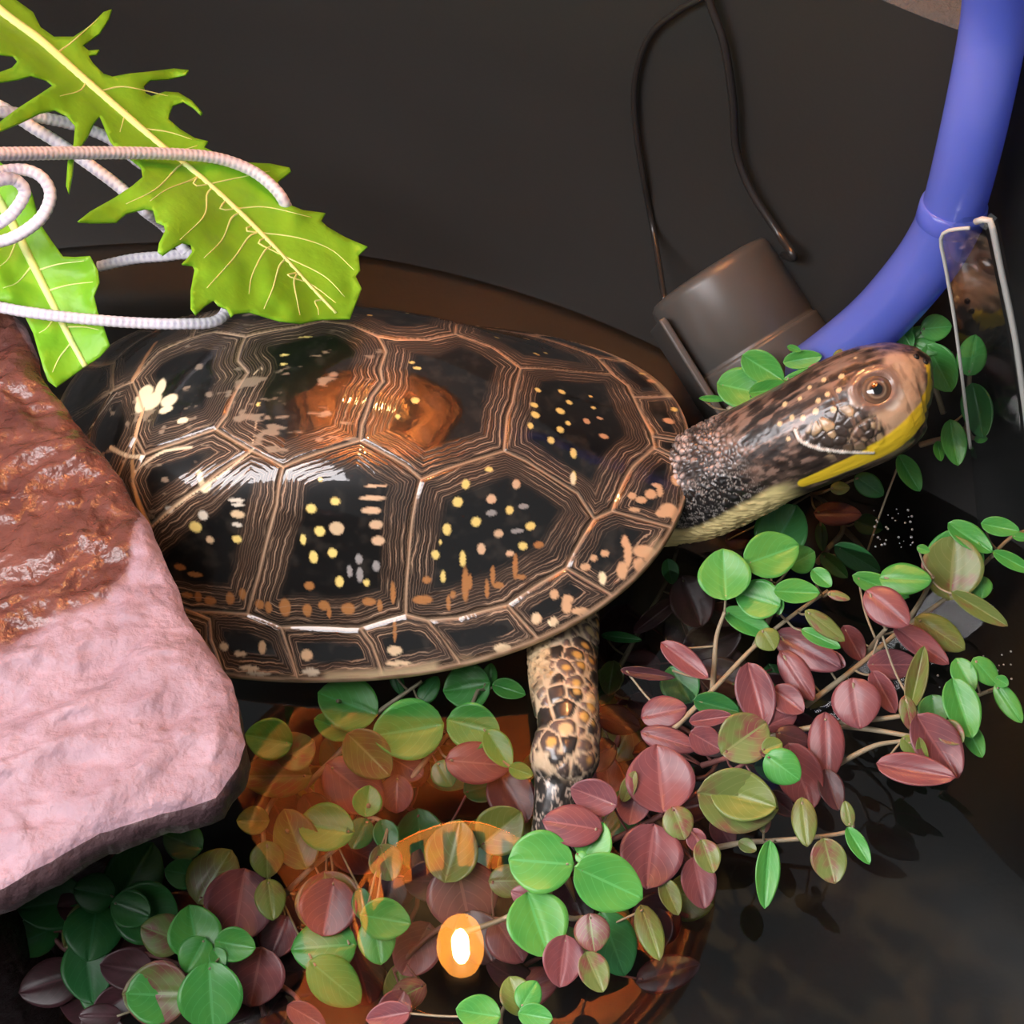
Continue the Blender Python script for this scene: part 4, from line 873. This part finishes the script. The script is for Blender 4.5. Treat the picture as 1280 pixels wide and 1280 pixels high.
pw = [at_wall(q[0], q[1], .0016) for q in [(900, -40), (882, -6), (850, 12), (812, 45), (794, 100), (795, 160), (804, 220), (817, 290)]] + [pc + axis*60*u - e1*R_*.75]
v, f = tube(spline(pw, 120), .0006, 10); link_mesh('sensor_cable', v, f, M_CABLE, pump)

mt, nt, b, out = mat('blue_tube'); b.inputs['Base Color'].default_value = (.22, .30, .92, 1); b.inputs['Roughness'].default_value = .16; b.inputs['Coat Weight'].default_value = .6; b.inputs['Coat Roughness'].default_value = .05
trn = nd(nt, 'ShaderNodeBsdfTranslucent'); trn.inputs[0].default_value = (.34, .44, 1.0, 1); tp = nd(nt, 'ShaderNodeBsdfTransparent'); tp.inputs[0].default_value = (.55, .58, 1, 1)
m1 = nd(nt, 'ShaderNodeMixShader'); m1.inputs[0].default_value = .45; nt.links.new(b.outputs[0], m1.inputs[1]); nt.links.new(trn.outputs[0], m1.inputs[2])
m2 = nd(nt, 'ShaderNodeMixShader'); m2.inputs[0].default_value = .10; nt.links.new(m1.outputs[0], m2.inputs[1]); nt.links.new(tp.outputs[0], m2.inputs[2]); nt.links.new(m2.outputs[0], out.inputs[0])
tpts = [(1262, -130, .112), (1250, -40, .100), (1241, 40, .088), (1217, 160, .068), (1191, 262, .049), (1172, 305, .042), (1142, 348, .034), (1098, 397, .024), (1052, 436, .014), (1005, 470, .005), (960, 500, -.002)]
tp3 = spline([clampin(at_z(*p), .0105) for p in tpts], 160); tdir = thing('water_tube', tuple(tp3[-1]), 'translucent blue water tube bending down behind the turtle head', 'tube')
j = int(np.argmin(np.abs(project(tp3)[:, 1]-264)))
def hollow(P, r, t=.0013):
    v1, f1 = tube(P, r, 40, cap=False); v2, f2 = tube(P, r-t, 40, cap=False); V, F = merge([(v1, f1), (v2, [g[::-1] for g in f2])]); m = len(v1); k = 40; n = len(P)
    for i in (0, n-1): F += [(i*k+a, m+i*k+a, m+i*k+(a+1) % k, i*k+(a+1) % k) for a in range(k)]
    return V, F
r_ = px2m(40, tp3[j])
v, f = hollow(tp3[:j+3], r_*.96); link_mesh('upper_tube', v, f, mt, tdir)
v, f = hollow(tp3[j-2:], r_*1.03); link_mesh('elbow', v, f, mt, tdir)
tj = tp3[j+1]-tp3[j-1]; tj /= np.linalg.norm(tj)
v, f = tube([tp3[j]-tj*.0012, tp3[j]-tj*.0008, tp3[j]+tj*.0018, tp3[j]+tj*.0022], [r_*1.0, r_*1.05, r_*1.05, r_*1.0], 48); link_mesh('collar', v, f, mt, tdir)

mg, nt, b, out = mat('clear_acrylic'); nt.nodes.remove(b)
fr = nd(nt, 'ShaderNodeFresnel'); fr.inputs[0].default_value = 1.5; tr = nd(nt, 'ShaderNodeBsdfTransparent'); tr.inputs[0].default_value = (.90, .92, .93, 1); gl = nd(nt, 'ShaderNodeBsdfGlossy'); gl.inputs['Roughness'].default_value = .05
fm = nd(nt, 'ShaderNodeMath', operation='MULTIPLY'); fm.inputs[1].default_value = .25; nt.links.new(fr.outputs[0], fm.inputs[0])
mx = nd(nt, 'ShaderNodeMixShader'); nt.links.new(fm.outputs[0], mx.inputs[0]); nt.links.new(tr.outputs[0], mx.inputs[1]); nt.links.new(gl.outputs[0], mx.inputs[2]); nt.links.new(mx.outputs[0], out.inputs[0])
me_ = plain('edge_gleam', (.62, .62, .58), .35)  # pale rods stand in for the bright highlights along the plate edges
bl, br = clampin(at_z(1222, 655, WATER_Z-.001), .006), clampin(at_z(1292, 668, .002), .006)
pt = tp3[int(np.argmin(np.abs(project(tp3)[:, 1]-300)))]; pt = CAM + ray(1200, 290)*(np.linalg.norm(pt-CAM)-.011)
pnrm = np.cross(br-bl, pt-bl); pnrm /= np.linalg.norm(pnrm)
def plane_pt(px, py):
    v = ray(px, py); t = ((bl-CAM)@pnrm)/(v@pnrm); return CAM+v*t
PL = [(1222, 655), (1213, 560), (1196, 420), (1183, 340), (1176, 303), (1180, 291), (1192, 287), (1212, 285), (1224, 282), (1232, 288), (1243, 340), (1262, 430), (1275, 520), (1284, 600), (1292, 668)]
pf = np.array([plane_pt(*p) for p in PL]); nn = pnrm if pnrm@FW > 0 else -pnrm
n = len(pf); V = np.concatenate([pf, pf+nn*.0032]); F = [tuple(range(n)), tuple(range(2*n-1, n-1, -1))]
plate = thing('acrylic_plate', tuple(pf[0]), 'clear acrylic plate standing in the water beside the turtle snout', 'plate')
link_mesh('panel', V, F + [(i, i+n, (i+1) % n+n, (i+1) % n) for i in range(n)], mg, plate, smooth=False)
for seg, w in ((pf[1:8], .0003), (pf[7:14]+nn*.0016, .0005)):
    v, f = tube(spline(seg, 40), w, 8); link_mesh('edge_highlight', v, f, me_, plate)

# ================================================================== WATER PLANTS
def make_leaf(kind, shape):
    nu, nv = 13, 19; vv = []; uv = []
    cup, fold, bend = [(.10, .10, .10), (-.10, .06, -.12), (.04, .32, .16), (.16, .02, -.05)][shape]
    for j in range(nv):
        t = j/(nv-1); w = .5*(np.sin(np.pi*t**.88)**.62) + .010
        if shape == 3: w = .5*np.sin(np.pi*min(max(t, .0), 1))**.55+.012
        for i in range(nu):
            s = i/(nu-1)*2-1; x = s*w
            ph = (t*6.0 - 8.0*(abs(s)*.5)**1.4) % 1
            z = cup*(x*x)*3 + fold*abs(x) + bend*(t-.5)**2*2 - .030*math.exp(-(s/.10)**2) - .013*math.exp(-((ph-.5)/.13)**2)*abs(s)**.4 + .012*math.sin(t*9+s*2)*abs(s)
            vv.append((x, t-.5, z)); uv.append((.5+s*.5, t))
    F = [(j*nu+i, j*nu+i+1, (j+1)*nu+i+1, (j+1)*nu+i) for j in range(nv-1) for i in range(nu-1)]
    top = np.array(vv); bot = top - np.array([0, 0, .022]); n = len(top); V = np.concatenate([top, bot])
    Fa = F + [tuple(q+n for q in f[::-1]) for f in F]
    bd = [i for i in range(nu)] + [j*nu+nu-1 for j in range(1, nv)] + [(nv-1)*nu+i for i in range(nu-2, -1, -1)] + [j*nu for j in range(nv-2, 0, -1)]
    Fa += [(bd[(k+1) % len(bd)], bd[k], bd[k]+n, bd[(k+1) % len(bd)]+n) for k in range(len(bd))]
    me = bpy.data.meshes.new('leaf'); me.from_pydata(V.tolist(), [], Fa); me.polygons.foreach_set('use_smooth', [True]*len(me.polygons))
    ul = me.uv_layers.new(name='uv'); uu = uv+uv
    for lp in me.loops: ul.data[lp.index].uv = uu[lp.vertex_index]
    me.materials.append(LEAFMAT[kind]); return me
LEAFMESH = {}
def leaf_mesh(kind, shape):
    if (kind, shape) not in LEAFMESH: LEAFMESH[(kind, shape)] = make_leaf(kind, shape)
    return LEAFMESH[(kind, shape)]
FR = {'7': ((720, 620), 2.2857), '8': ((0, 820), 1.4222), '4': ((820, 380), 2.7826), 'p': ((0, 0), 1.)}
def sprig(label, frame, z, stems, leaves, red=False, group='water plant sprigs in the tub', tilt=.35, rs=None, under=False):
    """one rooted sprig: stems are pixel polylines, leaves are (x, y, length, width, angle or None, kind[, dz])"""
    (ox, oy), sc = FR[frame]; rng = random.Random(rs if rs is not None else hash(label) % 9973 if False else len(label)*131+len(leaves)*17)
    ST = []
    for st in stems:
        zz = np.linspace(z[0], z[1], len(st)) if isinstance(z, tuple) else np.full(len(st), z)
        ST.append(spline([clampin(at_z(ox+p[0]/sc, oy+p[1]/sc, q)) for p, q in zip(st, zz)], 30))
    allp = np.concatenate(ST); zb = allp[:, 2].min()
    root = thing('water_plant', tuple(ST[0][0]), label, 'plant', group)
    parts = [tube(S, np.linspace(px2m(3.9, S[0]), px2m(2.4, S[0]), len(S)), 8) for S in ST]
    pr = project(allp)
    for lf in leaves:
        x, y, L, W, ang, kind = lf[:6]; dz = lf[6]*.001 if len(lf) > 6 else 0
        px, py = ox+x/sc, oy+y/sc; L, W = L/sc, W/sc
        i = int(np.argmin(((pr-np.array([px, py]))**2).sum(1)))
        zc_ = allp[i, 2] + dz + rng.uniform(.0005, .003); c = at_z(px, py, zc_ if not under else min(zc_, WATER_Z-.0025)); c = clampin(c, .006)
        if ang is None:
            a = math.atan2(py-pr[i, 1], px-pr[i, 0]); L, W = max(L, W), min(L, W)
        else: a = math.radians(ang)
        vd = c-CAM; vd /= np.linalg.norm(vd)
        ydir = RT*math.cos(a) - UP*math.sin(a)
        nrm = -vd + (RT*rng.uniform(-1, 1) + UP*rng.uniform(-1, 1))*tilt*.6 + np.array([0, 0, .15]); nrm /= np.linalg.norm(nrm)
        ydir = ydir - (ydir@nrm)*nrm; ydir /= np.linalg.norm(ydir); xdir = np.cross(ydir, nrm)
        m_ = px2m(1, c); shape = rng.choice([0, 0, 1, 3] if W > .72*L else [0, 1, 2])
        o = bpy.data.objects.new('leaf', leaf_mesh(kind, shape)); COL.objects.link(o); o.parent = root
        s3 = np.array([W*m_*1.2, L*m_*1.13, (W+L)*.5*m_]); R3 = np.stack([xdir*s3[0], ydir*s3[1], nrm*s3[2]], 1)
        M4 = Matrix.Identity(4)
        for r in range(3):
            for q in range(3): M4[r][q] = R3[r, q]
            M4[r][3] = c[r]-root.location[r]
        o.matrix_local = M4
        bs = c - ydir*L*m_*.5; j2 = int(np.argmin(np.linalg.norm(allp-bs, axis=1))); dd = np.linalg.norm(allp[j2]-bs)
        if dd > .0005: 
            mid_ = (allp[j2]+bs)/2 + np.array([0, 0, -.0008]); parts.append(tube(spline([allp[j2], mid_, bs+ydir*L*m_*.06], 8), px2m(1.5, c), 6))
    V, F = merge(parts); link_mesh('stem', V, F, M_STEMR if red else M_STEM, root)
    return root
N_ = None
# --- emergent sprigs right of the turtle
sprig('sprig with round glossy green leaves growing beside the turtle neck', '7', (-.001, .009), [[(275, 670), (390, 555), (510, 430), (620, 340), (720, 270)], [(390, 555), (395, 480), (402, 400), (425, 330)], [(510, 430), (560, 330), (572, 250)]],
 [(425, 225, 135, 125, -95, 'G', 3), (558, 168, 150, 110, -20, 'G', 4), (645, 180, 75, 70, -30, 'G', 1), (520, 295, 120, 95, 200, 'G', 3), (630, 275, 115, 60, 5, 'G', 4), (578, 312, 50, 28, 85, 'G', 5), (490, 362, 135, 60, 30, 'G', 3), (548, 410, 62, 60, 60, 'O', 2), (702, 235, 65, 42, 45, 'G', 3), (750, 285, 60, 24, 20, 'M', 2), (712, 370, 125, 46, 40, 'M', 3), (700, 408, 110, 36, 28, 'G', 1), (310, 470, 150, 56, 40, 'R', 2), (205, 508, 140, 30, 8, 'D', 0), (300, 540, 110, 95, 60, 'g', -6), (400, 600, 120, 60, 15, 'g', -3), (590, 100, 150, 125, -60, 'g', -8)])
sprig('sprig with a maroon stem top and narrow green tips leaning to the clear plate', '7', (-.001, .014), [[(655, 600), (800, 490), (920, 390), (1060, 290), (1160, 200), (1240, 120), (1300, 95)], [(940, 370), (985, 300), (1020, 230)], [(830, 450), (860, 410), (885, 380)]],
 [(1075, 205, 165, 140, -85, 'M', 3), (1085, 175, 150, 130, -75, 'G', 1), (940, 236, 130, 78, 8, 'G', 2), (870, 258, 150, 52, 22, 'G', 3), (888, 318, 140, 88, 42, 'R', 2), (992, 152, 34, 22, 20, 'G', 2), (1158, 260, 60, 52, 90, 'G', 1), (1125, 120, 130, 58, 38, 'G', 3), (1212, 90, 95, 46, 15, 'G', 3), (1272, 118, 45, 22, 10, 'G', 3), (1248, 188, 110, 36, 28, 'G', 3), (1152, 322, 160, 46, 32, 'M', 3), (1040, 392, 145, 74, 35, 'O', 1), (985, 425, 165, 60, 38, 'R', 3), (905, 482, 130, 72, 0, 'R', 1), (975, 520, 165, 50, -78, 'O', 3), (790, 420, 100, 56, 62, 'R', 1), (880, 560, 120, 56, 60, 'R', 2), (660, 440, 190, 88, 30, 'R', 2), (630, 512, 150, 66, 55, 'R', 1), (740, 470, 60, 40, 30, 'R', 1)], rs=3)
sprig('maroon sprig with bright green leaves at its tip, lying over the black water', '7', (-.002, .009), [[(540, 690), (640, 668), (740, 650), (920, 630), (1060, 600), (1200, 550)], [(740, 655), (850, 668), (960, 686), (1010, 680)], [(740, 770), (850, 715), (930, 700)]],
 [(1102, 607, 158, 84, 75, 'G', 4), (1110, 512, 95, 58, 65, 'G', 3), (1170, 502, 90, 54, 50, 'G', 3), (1217, 530, 36, 30, 30, 'G', 3), (1236, 592, 115, 48, 55, 'G', 3), (1136, 697, 95, 46, 65, 'G', 2), (1072, 678, 75, 60, 40, 'M', 2), (1025, 612, 80, 76, 80, 'g', 1), (1030, 715, 185, 110, 60, 'R', 1), (970, 785, 195, 76, 15, 'R', 0), (950, 620, 90, 42, 80, 'M', 3), (955, 712, 56, 44, 50, 'O', 3), (990, 742, 95, 28, 80, 'O', 3), (800, 592, 130, 115, 80, 'R', 1), (515, 570, 170, 92, 75, 'R', 3), (605, 585, 100, 70, 40, 'R', 2), (715, 715, 175, 86, 88, 'R', 3), (640, 800, 175, 106, 70, 'R', 1), (730, 840, 110, 60, 75, 'D', 0), (620, 690, 90, 60, 20, 'D', 0), (585, 640, 90, 56, -20, 'R', 1)], rs=5)
sprig('sprig with a big two-toned leaf and red leaves beside the foreleg', '7', (-.004, .004), [[(100, 985), (200, 935), (330, 860), (440, 790), (560, 715)], [(100, 985), (60, 1040), (40, 1080)], [(360, 770), (440, 745), (520, 720)]],
 [(460, 870, 210, 150, 12, 'M', 4), (480, 862, 170, 118, 20, 'O', 5), (480, 692, 140, 120, -35, 'M', 3), (560, 716, 56, 46, -20, 'O', 4), (590, 776, 105, 86, 35, 'G', 5), (240, 808, 175, 162, -95, 'R', 3), (250, 617, 120, 80, -10, 'R', 2), (265, 697, 150, 62, 18, 'R', 2), (385, 637, 110, 42, -5, 'R', 2), (370, 700, 90, 70, 30, 'R', 1), (152, 830, 84, 38, -70, 'O', 4), (55, 860, 110, 78, 200, 'R', 4), (162, 888, 95, 80, 100, 'R', 3), (293, 934, 88, 74, 70, 'M', 5), (212, 1030, 165, 150, 100, 'R', 3), (345, 985, 66, 48, 70, 'R', 3), (375, 1030, 88, 64, 75, 'M', 5), (350, 1105, 130, 84, 80, 'R', 0), (20, 922, 100, 64, 190, 'R', 3), (50, 985, 105, 96, -60, 'G', 6), (92, 1105, 190, 135, 25, 'G', 6), (16, 1032, 36, 30, 40, 'G', 6), (270, 1145, 100, 50, 70, 'O', 1), (585, 880, 90, 50, 40, 'D', -2), (420, 960, 90, 60, 60, 'D', -3)], red=True, rs=8)
sprig('thin drooping sprig with few pointed green leaves over open water', '7', (-.003, .004), [[(400, 1005), (480, 990), (560, 985), (680, 975), (780, 958), (790, 930)]],
 [(545, 1080, 170, 58, 96, 'G', 2), (652, 930, 125, 60, 82, 'O', 4), (724, 1042, 115, 84, 75, 'M', 1), (806, 1000, 105, 42, 62, 'G', 3), (776, 908, 66, 34, -100, 'M', 3), (540, 930, 60, 30, -80, 'M', 2), (490, 1000, 50, 34, 30, 'M', 1)], rs=2)
# --- around the head
sprig('sprig of green leaves behind the turtle snout', '4', (.004, .016), [[(1000, 380), (970, 290), (930, 190), (905, 120)], [(960, 250), (1000, 200), (1030, 170)]],
 [(832, 78, 135, 105, 65, 'G', 3), (912, 105, 64, 50, -40, 'G', 3), (975, 82, 95, 78, -5, 'G', 3), (985, 222, 165, 105, 62, 'G', 4), (940, 150, 90, 52, 20, 'G', 2), (870, 120, 70, 50, 60, 'G', 1)], rs=4)
sprig('sprig of green leaves seen through the clear plate', '4', (-.003, .010), [[(920, 490), (1000, 468), (1080, 465), (1130, 470)], [(1080, 465), (1085, 380), (1090, 260), (1095, 200)]],
 [(1100, 178, 130, 84, -80, 'G', 2), (1120, 372, 175, 88, 78, 'g', 1), (1036, 482, 145, 72, 80, 'G', 4), (985, 512, 64, 32, 80, 'G', 3), (1130, 470, 40, 26, 0, 'G', 3)], rs=6)
sprig('sprig of small green leaves between the pump and the turtle neck', '4', (.017, .027), [[(250, 370), (330, 310), (440, 268), (520, 235), (640, 190)], [(440, 268), (470, 210), (490, 165)]],
 [(372, 222, 150, 90, 32, 'G', 4), (300, 296, 160, 118, 15, 'G', 3), (395, 300, 135, 62, -8, 'G', 4), (200, 330, 90, 20, 2, 'G', 2), (510, 192, 120, 54, -10, 'G', 3), (480, 156, 46, 20, 20, 'G', 3), (515, 242, 130, 30, -18, 'G', 4), (582, 226, 100, 40, -2, 'R', 4), (650, 188, 70, 56, -40, 'O', 3), (692, 176, 80, 48, -25, 'G', 4)], rs=9)
sprig('submerged sprig with an orange-brown leaf under the turtle chin', '4', (-.022, -.008), [[(560, 900), (600, 850), (650, 780), (600, 700), (540, 660)], [(650, 780), (700, 830), (740, 880)]],
 [(632, 728, 145, 72, 5, 'R', 6), (880, 588, 130, 60, 60, 'G', 12), (742, 632, 105, 66, 35, 'g', 10), (740, 770, 90, 60, 20, 'g', 2), (576, 810, 90, 36, 85, 'g', 3), (700, 885, 160, 70, 30, 'g', 3), (620, 910, 110, 50, 40, 'g', 3), (290, 820, 90, 60, 0, 'D', 3), (640, 640, 60, 40, 0, 'O', 8)], rs=11)
# --- in and under the water below the turtle
sprig('sprig of plump green leaves in the orange lamp reflection below the shell', '8', (-.016, -.005), [[(540, 235), (600, 175), (660, 110), (750, 45)], [(660, 110), (620, 85), (600, 80)], [(720, 230), (770, 170), (830, 100), (850, 60)]],
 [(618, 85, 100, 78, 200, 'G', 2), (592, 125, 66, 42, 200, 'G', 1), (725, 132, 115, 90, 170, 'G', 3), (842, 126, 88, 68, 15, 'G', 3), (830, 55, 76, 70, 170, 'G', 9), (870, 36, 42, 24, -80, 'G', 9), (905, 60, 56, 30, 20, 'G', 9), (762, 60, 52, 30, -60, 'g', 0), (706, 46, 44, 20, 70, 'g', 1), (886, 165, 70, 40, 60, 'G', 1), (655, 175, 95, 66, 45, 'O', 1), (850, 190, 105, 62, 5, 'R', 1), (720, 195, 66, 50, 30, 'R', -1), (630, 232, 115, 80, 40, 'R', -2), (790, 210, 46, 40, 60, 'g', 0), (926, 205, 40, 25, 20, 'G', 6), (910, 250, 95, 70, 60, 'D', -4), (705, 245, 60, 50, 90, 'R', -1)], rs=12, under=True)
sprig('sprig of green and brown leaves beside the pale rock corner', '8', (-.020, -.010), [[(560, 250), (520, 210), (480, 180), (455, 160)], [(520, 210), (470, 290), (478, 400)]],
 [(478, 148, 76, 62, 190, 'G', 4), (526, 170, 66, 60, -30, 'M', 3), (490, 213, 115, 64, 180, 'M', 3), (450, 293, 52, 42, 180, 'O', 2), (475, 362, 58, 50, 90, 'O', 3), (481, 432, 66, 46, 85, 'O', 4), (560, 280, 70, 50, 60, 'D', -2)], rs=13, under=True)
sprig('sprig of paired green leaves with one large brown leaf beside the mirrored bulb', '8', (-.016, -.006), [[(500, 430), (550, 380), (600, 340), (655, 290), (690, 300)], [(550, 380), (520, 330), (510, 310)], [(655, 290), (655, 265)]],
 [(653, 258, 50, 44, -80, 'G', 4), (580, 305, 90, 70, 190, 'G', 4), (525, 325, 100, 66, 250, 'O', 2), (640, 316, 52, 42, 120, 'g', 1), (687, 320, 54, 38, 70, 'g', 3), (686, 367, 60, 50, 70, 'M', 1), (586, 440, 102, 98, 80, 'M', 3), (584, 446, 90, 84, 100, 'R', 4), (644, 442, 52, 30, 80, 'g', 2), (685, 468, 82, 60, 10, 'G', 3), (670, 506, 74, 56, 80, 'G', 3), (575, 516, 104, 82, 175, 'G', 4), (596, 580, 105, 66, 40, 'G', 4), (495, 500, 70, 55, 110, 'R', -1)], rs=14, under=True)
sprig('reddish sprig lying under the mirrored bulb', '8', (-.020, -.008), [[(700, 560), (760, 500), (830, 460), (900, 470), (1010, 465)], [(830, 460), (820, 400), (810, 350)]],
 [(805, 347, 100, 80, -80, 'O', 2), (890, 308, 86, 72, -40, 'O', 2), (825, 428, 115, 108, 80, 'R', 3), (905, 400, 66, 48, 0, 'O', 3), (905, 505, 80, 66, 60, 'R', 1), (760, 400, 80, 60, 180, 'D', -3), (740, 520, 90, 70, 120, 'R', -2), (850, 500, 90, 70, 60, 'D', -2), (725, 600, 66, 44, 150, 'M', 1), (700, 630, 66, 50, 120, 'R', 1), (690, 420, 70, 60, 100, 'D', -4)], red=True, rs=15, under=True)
sprig('sprig with shiny round green leaves just below the turtle front foot', '8', (-.006, .001), [[(830, 490), (900, 465), (960, 430), (1015, 380), (1035, 350)], [(960, 430), (1010, 465), (1050, 470), (1058, 540)]],
 [(962, 366, 104, 90, 185, 'G', 6), (956, 477, 104, 92, 75, 'G', 5), (1052, 492, 60, 54, 80, 'M', 5), (1056, 562, 66, 46, 70, 'M', 4), (1000, 542, 80, 62, 100, 'R', 0), (1090, 512, 105, 72, 70, 'g', -3), (1156, 490, 90, 40, 75, 'O', 2), (940, 430, 60, 40, 200, 'R', 1), (1018, 300, 96, 62, 190, 'R', 6), (1056, 250, 78, 54, 200, 'R', 5)], rs=16)
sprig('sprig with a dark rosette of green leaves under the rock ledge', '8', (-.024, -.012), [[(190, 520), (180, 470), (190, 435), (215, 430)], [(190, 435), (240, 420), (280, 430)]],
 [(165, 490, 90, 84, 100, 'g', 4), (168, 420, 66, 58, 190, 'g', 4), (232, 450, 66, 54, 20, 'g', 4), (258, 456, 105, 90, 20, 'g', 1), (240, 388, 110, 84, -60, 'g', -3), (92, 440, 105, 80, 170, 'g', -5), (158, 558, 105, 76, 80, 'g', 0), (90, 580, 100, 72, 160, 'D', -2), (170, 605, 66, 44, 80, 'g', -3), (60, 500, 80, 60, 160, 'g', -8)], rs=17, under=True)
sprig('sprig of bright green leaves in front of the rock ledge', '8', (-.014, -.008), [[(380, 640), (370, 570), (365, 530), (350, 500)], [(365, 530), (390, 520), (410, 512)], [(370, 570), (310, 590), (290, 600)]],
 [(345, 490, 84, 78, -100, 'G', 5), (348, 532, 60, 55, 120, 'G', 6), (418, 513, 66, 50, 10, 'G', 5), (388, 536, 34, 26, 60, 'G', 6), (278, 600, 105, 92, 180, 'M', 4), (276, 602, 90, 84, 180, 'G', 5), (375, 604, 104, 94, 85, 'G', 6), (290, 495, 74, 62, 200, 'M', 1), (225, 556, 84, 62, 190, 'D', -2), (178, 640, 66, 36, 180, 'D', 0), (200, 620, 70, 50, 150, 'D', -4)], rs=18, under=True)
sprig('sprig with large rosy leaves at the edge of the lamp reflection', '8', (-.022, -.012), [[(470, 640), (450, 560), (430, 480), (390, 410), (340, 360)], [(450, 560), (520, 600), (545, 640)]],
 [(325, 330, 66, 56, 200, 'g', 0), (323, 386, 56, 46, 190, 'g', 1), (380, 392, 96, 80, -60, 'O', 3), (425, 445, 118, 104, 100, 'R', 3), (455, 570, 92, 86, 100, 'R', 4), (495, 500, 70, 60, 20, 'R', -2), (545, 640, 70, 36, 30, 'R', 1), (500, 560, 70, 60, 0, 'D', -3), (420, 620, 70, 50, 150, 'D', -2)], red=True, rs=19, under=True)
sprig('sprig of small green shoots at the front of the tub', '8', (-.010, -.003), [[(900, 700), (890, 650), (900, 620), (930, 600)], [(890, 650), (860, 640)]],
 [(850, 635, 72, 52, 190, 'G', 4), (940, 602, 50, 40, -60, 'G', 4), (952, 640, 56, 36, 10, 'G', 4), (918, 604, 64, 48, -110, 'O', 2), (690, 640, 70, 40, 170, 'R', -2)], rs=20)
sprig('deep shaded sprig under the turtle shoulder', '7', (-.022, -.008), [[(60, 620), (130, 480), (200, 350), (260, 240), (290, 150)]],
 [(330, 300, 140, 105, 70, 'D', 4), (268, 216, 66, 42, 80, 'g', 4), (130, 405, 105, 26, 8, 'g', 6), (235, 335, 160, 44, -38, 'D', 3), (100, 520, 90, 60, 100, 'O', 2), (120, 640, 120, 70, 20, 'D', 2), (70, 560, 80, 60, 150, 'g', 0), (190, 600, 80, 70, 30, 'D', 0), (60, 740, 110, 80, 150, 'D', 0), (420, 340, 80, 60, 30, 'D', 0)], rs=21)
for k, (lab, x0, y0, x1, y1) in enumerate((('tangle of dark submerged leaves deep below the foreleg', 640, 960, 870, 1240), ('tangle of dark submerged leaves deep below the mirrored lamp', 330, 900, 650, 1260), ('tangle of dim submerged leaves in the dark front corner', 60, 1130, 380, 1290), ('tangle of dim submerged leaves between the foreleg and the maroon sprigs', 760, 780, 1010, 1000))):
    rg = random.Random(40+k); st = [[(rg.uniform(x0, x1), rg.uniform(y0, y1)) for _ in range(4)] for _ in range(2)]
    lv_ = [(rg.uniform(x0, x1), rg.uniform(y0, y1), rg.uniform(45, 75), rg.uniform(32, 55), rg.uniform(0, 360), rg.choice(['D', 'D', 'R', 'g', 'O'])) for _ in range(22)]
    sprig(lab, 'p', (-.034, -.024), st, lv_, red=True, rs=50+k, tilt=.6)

# ================================================================== AIR BUBBLES on the water
rb = random.Random(5); parts = []
for (x0, y0, x1, y1, n_) in ((1092, 636, 1142, 684, 34), (1205, 815, 1265, 850, 16), (1120, 690, 1270, 930, 14)):
    for _ in range(n_):
        p = at_z(rb.uniform(x0, x1), rb.uniform(y0, y1), WATER_Z); r = px2m(rb.uniform(.7, 2.0), p)
        if np.hypot(p[0]-TC[0], p[1]-TC[1]) > TR-.004+float(tub_grow(p[0], p[1])): continue
        parts.append(lathe([(r, -.1*r), (r*.85, r*.5), (r*.5, r*.85), (r*.02, r)], 8, p))
V, F = merge(parts); bub = link_mesh('air_bubbles', V, F, plain('bubble', (.5, .5, .5), .08, 0)); tag(bub, 'tiny white air bubbles floating on the dark water', 'bubbles', kind='stuff')
